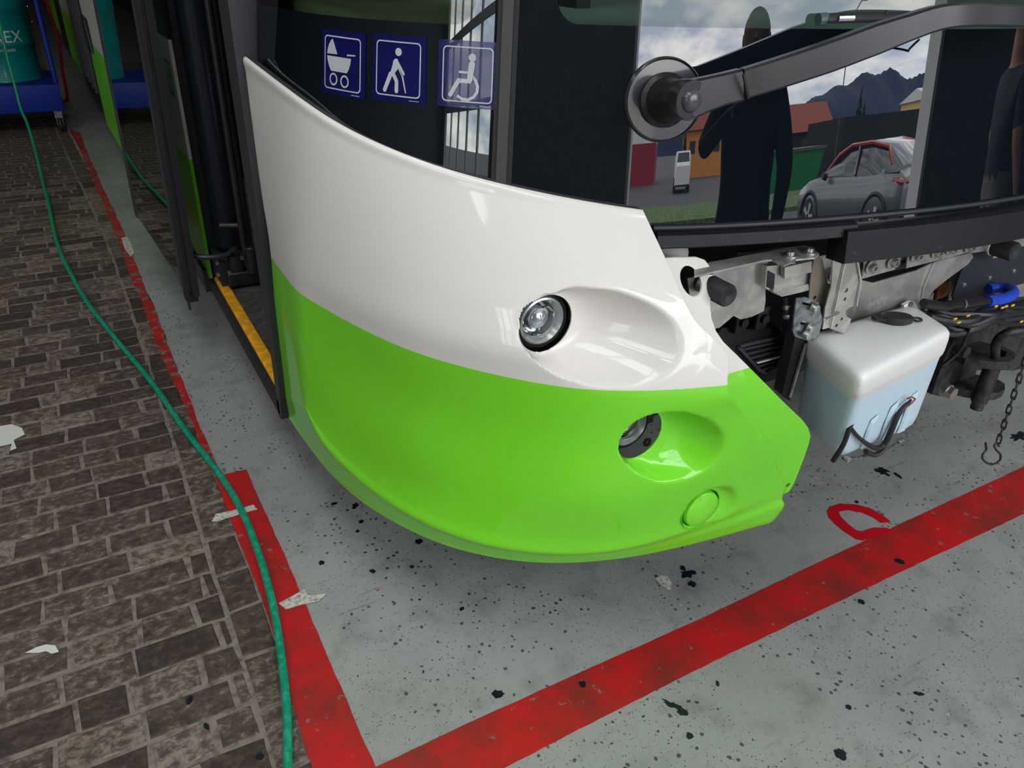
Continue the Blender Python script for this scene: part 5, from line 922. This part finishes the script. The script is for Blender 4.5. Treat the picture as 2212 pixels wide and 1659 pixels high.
# ---- cables and blue hose
random.seed(11)
for k in range(9):
    a_ = [Vector(p) for p in [(1.9701,1.12,0.7531),(2.0333,1.1,0.7321),(2.114,1.08,0.7216),(2.2071,1.07,0.7218),(2.3317,1.07,0.7033),(2.5974,1.07,0.672)]]
    off = [Vector((random.uniform(-.008,.008), random.uniform(-.02,.02), -.012*k/2+random.uniform(-.012,.016))) for _ in a_]
    q = MB(); q.tube(smooth_path([a+o_ for a, o_ in zip(a_, off)]), random.uniform(.007,.012), 8); q.obj('cable', M['black_rubber'] if k % 2 else M['black_plastic'], bus, label=None)
q = MB(); q.tube(smooth_path([(1.8975,1.09,0.7972),(1.9825,1.08,0.7755),(2.0243,1.08,0.773),(2.1146,1.08,0.7599),(2.1948,1.08,0.7519)]), .013, 12); q.obj('taped_hose', mat('shiny_black_tape', (.02, .02, .022), .25, bump=.8, bscale=70), bus)
q = MB(); p = Vector((2.0648,1.08,0.7666)); q.lathe([(.0145, -.005), (.0155, 0), (.0145, .005)], p, Vector((2.1146,1.08,0.7599))-Vector((2.0243,1.08,0.773)), 20); q.obj('hose_clip', M['zinc'], bus)
q = MB(); q.tube(smooth_path([(2.1842,1.078,0.7532),(2.226,1.078,0.7497),(2.2714,1.075,0.7481),(2.3347,1.09,0.7452),(2.3674,1.12,0.7424),(2.362,1.15,0.7348),(2.3331,1.16,0.7316)]), .0165, 14); q.obj('blue_hose', mat('blue_silicone', (.02, .07, .55), .35, var=.1, vscale=60), bus, label='bright blue bent hose at the right edge')
for i, p in enumerate([(2.0055,1.055,0.7455),(2.0303,1.055,0.7293),(2.0545,1.05,0.7475),(2.1698,1.045,0.7551),(2.2072,1.045,0.7436),(2.2244,1.045,0.7446),(2.2579,1.045,0.741),(2.344,1.045,0.6723)]):
    q = MB(); q.bev((p[0]-.007, p[1]-.004, p[2]-.003), (p[0]+.007, p[1], p[2]+.003), .001); q.obj('yellow_tag', mat('yellow_tape', (.7, .45, .02), .5) if i == 0 else bpy.data.materials['yellow_tape'], bus, smooth=0)
q = MB(); q.tube(smooth_path([(2.1072,1.06,0.7171),(2.1277,1.07,0.6678),(2.154,1.09,0.5926),(2.1132,1.1,0.5509)]), .008, 8, flat=.5); q.obj('strap', M['black_rubber'], bus)
# ---- towing coupling
tw = Pl('tow_bracket', [(2.3812,0.4438),(2.3971,0.509),(2.4534,0.5427),(2.5593,0.5343),(2.6639,0.5127),(2.7603,0.4658),(2.8912,0.4381),(3,0.2692),(2.8741,0.2798),(2.6134,0.3433),(2.6296,0.2445),(2.4672,0.2722),(2.3794,0.3066)], 1.24, .10, M['cast'], lab='black cast towing coupling bracket')
q = MB(); q.plate([(2.4632,1.2507),(2.5332,1.2549),(2.5648,1.2168),(2.5902,1.1708),(2.5827,1.1376),(2.5455,1.109),(2.4996,1.0998),(2.457,1.117),(2.4202,1.1488),(2.3963,1.1814),(2.4002,1.2151)], lambda x, y: (x, y, .445), (0, 0, .028), holes=[[(2.5231,1.1774),(2.5587,1.1675),(2.5591,1.1454),(2.5206,1.1282),(2.4857,1.138),(2.4849,1.1597)]]); q.obj('upper_jaw', M['cast'], tw, smooth=0)
q = MB(); q.plate([(2.5267,1.2672),(2.5966,1.2697),(2.6386,1.227),(2.6614,1.1866),(2.6533,1.1548),(2.6152,1.1315),(2.5668,1.1278),(2.5198,1.151),(2.4862,1.188),(2.4657,1.2258)], lambda x, y: (x, y, .295), (0, 0, .028)); q.obj('lower_jaw', M['cast'], tw, smooth=0)
pc = [(2.5171,1.1513)][0]; q = MB(); q.cyl((pc[0], pc[1], .29), (pc[0], pc[1], .46), .026, n=24); q.cyl((pc[0], pc[1], .262), (pc[0], pc[1], .29), .020, n=20); q.obj('coupling_pin', M['cast'], tw)
q = MB(); q.tube(smooth_path([(2.482,1.14,0.4804),(2.4132,1.12,0.552),(2.4004,1.1,0.5929),(2.4309,1.08,0.608),(2.5315,1.05,0.6032)]), .014, 12); q.obj('bent_handle', M['cast'], tw)
for p, r_ in (((2.3307,1.17,0.5194), .020), ((2.3436,1.17,0.3643), .021)):
    q = MB(); q.lathe([(r_*1.15, .02), (r_*1.15, .0)], p, (0, 1, 0), 24, True); q.cyl(Vector(p), Vector(p)+Vector((0, -.018, 0)), r_, n=6); q.obj('hex_bolt', M['steel'] if p[2] < .4 else M['cast'], tw, smooth=25)
q = MB(); q.bev((2.40, 1.3, .42), (2.95, 1.5, .62), .02); q.bev((1.95, 1.28, .47), (2.5, 1.42, .60), .02); q.obj('cross_member', M['cast'], bus)
# ---- chain
ch = thing('chain', (2.3598,1,0.5251), 'black steel chain with an open hook hanging below the right side of the bus front', 'chain')
ca = Vector((2.3562,1,0.5951)); cb = Vector((2.4076,1,0.2471)); nl = 12; d_ = (cb-ca)/nl; dl = d_.length; dn_ = d_.normalized(); u1 = Vector((0, 1, 0)); u1 = (u1-dn_*u1.dot(dn_)).normalized(); u2 = dn_.cross(u1)
for k in range(nl):
    c_ = ca+d_*(k+.5); uu = u1 if k % 2 else u2; uu = (uu+(u2 if k % 2 else u1)*.35).normalized(); hl = dl*.62; hw = .0085; pts = []
    for j in range(20):
        a = 2*math.pi*j/20; pts.append(c_ + dn_*((hl-hw)*(1 if math.cos(a) > 0 else -1)+hw*math.cos(a)) + uu*hw*math.sin(a))
    q = MB(); q.tube(pts, .0026, 6, closed=True); q.obj('link', M['cast'], ch)
q = MB(); q.tube(smooth_path([(2.4242,1,0.2275),(2.398,1,0.2465),(2.3922,1,0.2392),(2.4161,1,0.2154),(2.4575,1,0.1839),(2.4706,1,0.1572),(2.4433,1,0.151),(2.3982,1,0.1677),(2.3531,1,0.1989),(2.3407,1,0.2211),(2.3505,1,0.2342),(2.3418,1,0.2495),(2.3279,1,0.2699)]), .0036, 8); q.obj('hook', M['cast'], ch)
# ---------------------------------------------------------------- wiper
wc = Vector(GS(1.19, 1.343, .0)); wn_ = (Vector(GS(1.19, 1.343, .1))-wc).normalized()
q = MB(); q.lathe([(.001, .004), (.072, .004), (.0745, .009), (.0765, .007), (.078, .0)], wc, wn_, 56); wb = q.obj('wiper_base', mat('wiper_disc', (.035, .036, .04), .22, coat=.6), bus, label='round black base disc of the wiper')
hub = Vector((0.98,1.085,1.3642)); hx = (hub-wc).normalized()
q = MB(); q.lathe([(.044, .0), (.050, .004), (.050, .010), (.042, .016), (.036, .05), (.031, (hub-wc).length-.012)], wc, hx, 40); q.obj('pivot_cone', M['black_plastic'], wb)
ax = Vector((-.18, -1, .12)).normalized()
ctr_ = [(0.98,1.085,1.3642),(1.0117,1.078,1.3729),(1.046,1.07,1.3818),(1.0767,1.062,1.3885),(1.0831,1.062,1.3897),(1.1498,1.035,1.4116),(1.2291,1.008,1.4377),(1.3127,0.985,1.4663),(1.3737,0.97,1.4856),(1.4313,0.96,1.5009),(1.4814,0.95,1.5065),(1.5646,0.94,1.5066),(1.6407,0.93,1.505),(1.8028,0.915,1.503)]
wid = [.0335,.030,.0275,.0275,.026,.0265,.027,.0265,.0235,.022,.0205,.0195,.019,.018]
def arm(pts, ws, t_=.012, rnd_=.004):
    rings = []
    P_ = [Vector(p) for p in pts]
    for i, p in enumerate(P_):
        tg = (P_[min(i+1, len(P_)-1)]-P_[max(i-1, 0)]).normalized(); up = tg.cross(ax).normalized(); 
        if up.z < 0: up = -up
        fr = -(up.cross(tg)).normalized(); 
        if fr.y > 0: fr = -fr
        w_ = ws[i]; rings.append([p+up*(w_-rnd_)+fr*0, p+up*w_-fr*rnd_, p+up*(w_)-fr*t_*2, p-up*(w_)-fr*t_*2, p-up*w_-fr*rnd_, p-up*(w_-rnd_)])
    q = MB(); q.loft(rings); return q
arm(ctr_[:4], wid[:4]).obj('arm_head', M['satin_black'], wb, smooth=30)
P_a = [Vector(p) for p in smooth_path(ctr_[4:], 4)]; W_a = [float(np.interp(k/4, range(10), wid[4:])) for k in range(len(P_a))]
arm(P_a, W_a).obj('wiper_arm', M['satin_black'], wb, smooth=30, label='long black wiper arm crossing the windscreen')
q = MB(); q.lathe([(.001, .034), (.033, .032), (.0345, .024), (.0345, .001), (.0335, -.002), (.001, -.002)], Vector((0.98,1.085,1.3642)), Vector((.05,1,-.05)), 44); q.obj('head_boss', M['satin_black'], wb)
q = MB(); q.lathe([(.001, -.013), (.009, -.0125), (.016, -.009), (.020, -.003), (.020, .01)], Vector((0.9791,1.084,1.3644)), Vector((.05,1,-.05)), 36); q.obj('pivot_cap', mat('grey_cap', (.06, .062, .07), .3, coat=.4, coat_r=.2), wb)
q = MB(); q.tube([(1.0599,1.05,1.4094),(1.0824,1.05,1.3681)], .003, 6); q.obj('joint_gap', M['black_rubber'], wb)
q = MB(); 
for k, (px_) in enumerate([(1.0949,1.048,1.4121),(1.0954,1.048,1.4059),(1.0959,1.048,1.3997),(1.0966,1.048,1.3927),(1.1032,1.048,1.3846)]): q.tube([Vector(px_)+Vector((.0028*math.cos(a), -.004, .0028*math.sin(a))) for a in [math.pi*2*j/10 for j in range(8)]], .0005, 4)
q.obj('embossed_mark', M['satin_black'], wb)
bl0 = [GS(s_, z_, .018) for s_, z_ in ((1.505,1.487), (1.62,1.490), (1.8,1.492), (2.1,1.495))]
q = MB(); q.tube(bl0, .0105, 10, flat=.7); q.obj('wiper_blade', M['black_rubber'], wb, label='wiper blade lying above the arm')
q = MB(); q.tube([GS(1.49, 1.485, .014), GS(1.508, 1.486, .014)], .0115, 10); q.obj('blade_end_cap', mat('teal_grey_cap', (.06, .10, .10), .5), wb)
q = MB(); q.tube([GS(1.525, 1.487, .026), GS(1.56, 1.488, .026)], .006, 8); q.obj('blade_clip', M['chrome_s'], wb)
q = MB(); q.tube([GS(1.640, 1.478, .02), GS(1.643, 1.502, .02)], .003, 8); q.obj('blade_band', M['black_rubber'], wb)
q = MB(); q.tube(smooth_path([(1.4461,1,1.4609),(1.49,1.04,1.4456),(1.5373,1.08,1.4295),(1.5506,1.09,1.4103)]), .0022, 6); q.obj('spray_tube', M['black_rubber'], wb)
# ---------------------------------------------------------------- drum on a trolley, hoses
t = thing('drum_trolley', (-.45, 8.4, 0), 'blue steel trolley with castors carrying the teal drum', 'trolley')
q = MB(); q.bev((-1.0, 8.0, .18), (.056, 8.85, .40), .006); q.obj('deck', M['blue_paint'], t)
for x, y in ((0, 8.05), (0, 8.78), (-.93, 8.05), (-.93, 8.78)):
    q = MB(); q.cyl((x-.016, y, .062), (x+.016, y, .062), .062, n=24, bv=.008); cw = q.obj('castor', M['black_rubber'], t)
    q = MB(); q.box((x-.03, y-.03, .12), (x+.03, y+.03, .18)); q.box((x-.026, y-.03, .055), (x-.021, y+.02, .13)); q.box((x+.021, y-.03, .055), (x+.026, y+.02, .13)); q.obj('castor_fork', M['zinc'], cw, smooth=0)
q = MB(); q.tube([(.045, 8.1, .40), (.045, 8.1, 1.5), (.045, 8.75, 1.5), (.045, 8.75, .4)], .02, 10); q.obj('handle_post', M['blue_paint'], t)
t = thing('oil_drum', (-.33, 8.4, .4), 'teal steel oil drum with white lettering standing on the blue trolley', 'drum')
pr = [(.001, 0), (.27, 0), (.287, .004), (.29, .012), (.285, .02)]
for z in (.30, .58): pr += [(.285, z-.02), (.292, z-.008), (.292, z+.008), (.285, z+.02)]
pr += [(.285, .86), (.29, .87), (.287, .88), (.27, .875), (.001, .87)]
q = MB(); q.lathe(pr, (-.33, 8.4, .402), (0, 0, 1), 56); dbody = q.obj('drum_body', M['drum_paint'], t)
def wrap_text(s, size, z, a0, m):
    me = text_mesh(s, size); 
    for v in me.vertices:
        a = a0 + v.co.x/.2875; v.co = Vector((-.33+(.2875+v.co.z)*math.sin(a), 8.4-(.2875+v.co.z)*math.cos(a), z+v.co.y))
    me.materials.clear(); me.materials.append(m); return link('lettering', me, t, 'white lettering on the drum')
M['faded_print'] = mat('faded_print', (.6, .68, .7), .6)
wrap_text('OREX', .13, .72, .2, M['faded_print']); wrap_text('lubricants', .045, .65, .2, M['faded_print'])
q = MB(); q.lathe([(.001, -.001), (.05, -.001)], (-.34, 8.108, .90), (0, 1, 0), 24); q.obj('drum_emblem', mat('yellow_emblem', (.6, .45, .0), .5), t, label='yellow round emblem')
pth = [(.12,-.3,.012),(.11,.3,.012),(.10,.7,.012)] + [(x,y,.0125) for x,y in [(0.1028,1.037),(0.1229,1.1219),(0.1583,1.2603),(0.1891,1.4265),(0.2141,1.6068),(0.2288,1.8237),(0.228,2.0619),(0.2026,2.2938),(0.1493,2.6047),(0.0917,3.0084),(-0.0101,3.5667),(-0.0901,4.0606),(-0.1665,4.8913),(-0.1836,5.762)]] + [(-0.1998,6.3,0.0108),(-0.2111,6.9,0.1218),(-0.2262,7.2,0.2518),(-0.2458,7.35,0.3298),(-0.2463,7.45,0.5369),(-0.2456,7.55,0.7585),(-0.2269,7.6,1.0451),(-0.1896,7.6,1.3244)]
pth[0:2] = [(-.1,-.6,.012),(.05,.2,.012)]
q = MB(); q.tube(smooth_path(pth, 8), .0108, 12); tag(q.obj('green_hose', M['green_hose']), 'green water hose snaking over the bricks and the red line', 'hose')
q = MB(); q.tube(smooth_path([(.11, 9.2, 1.6), (.12, 9.1, 1.1), (.15, 9.05, .8), (.15, 9.0, .55), (.13, 9.0, .38), (.11, 9.05, .1), (.05, 9.6, .02)], 6), .014, 10); tag(q.obj('red_hose', M['red_hose']), 'red hose hanging behind the blue trolley post', 'hose')
for ob in bpy.data.objects:
    if ob.name.startswith('batten_light'): pass
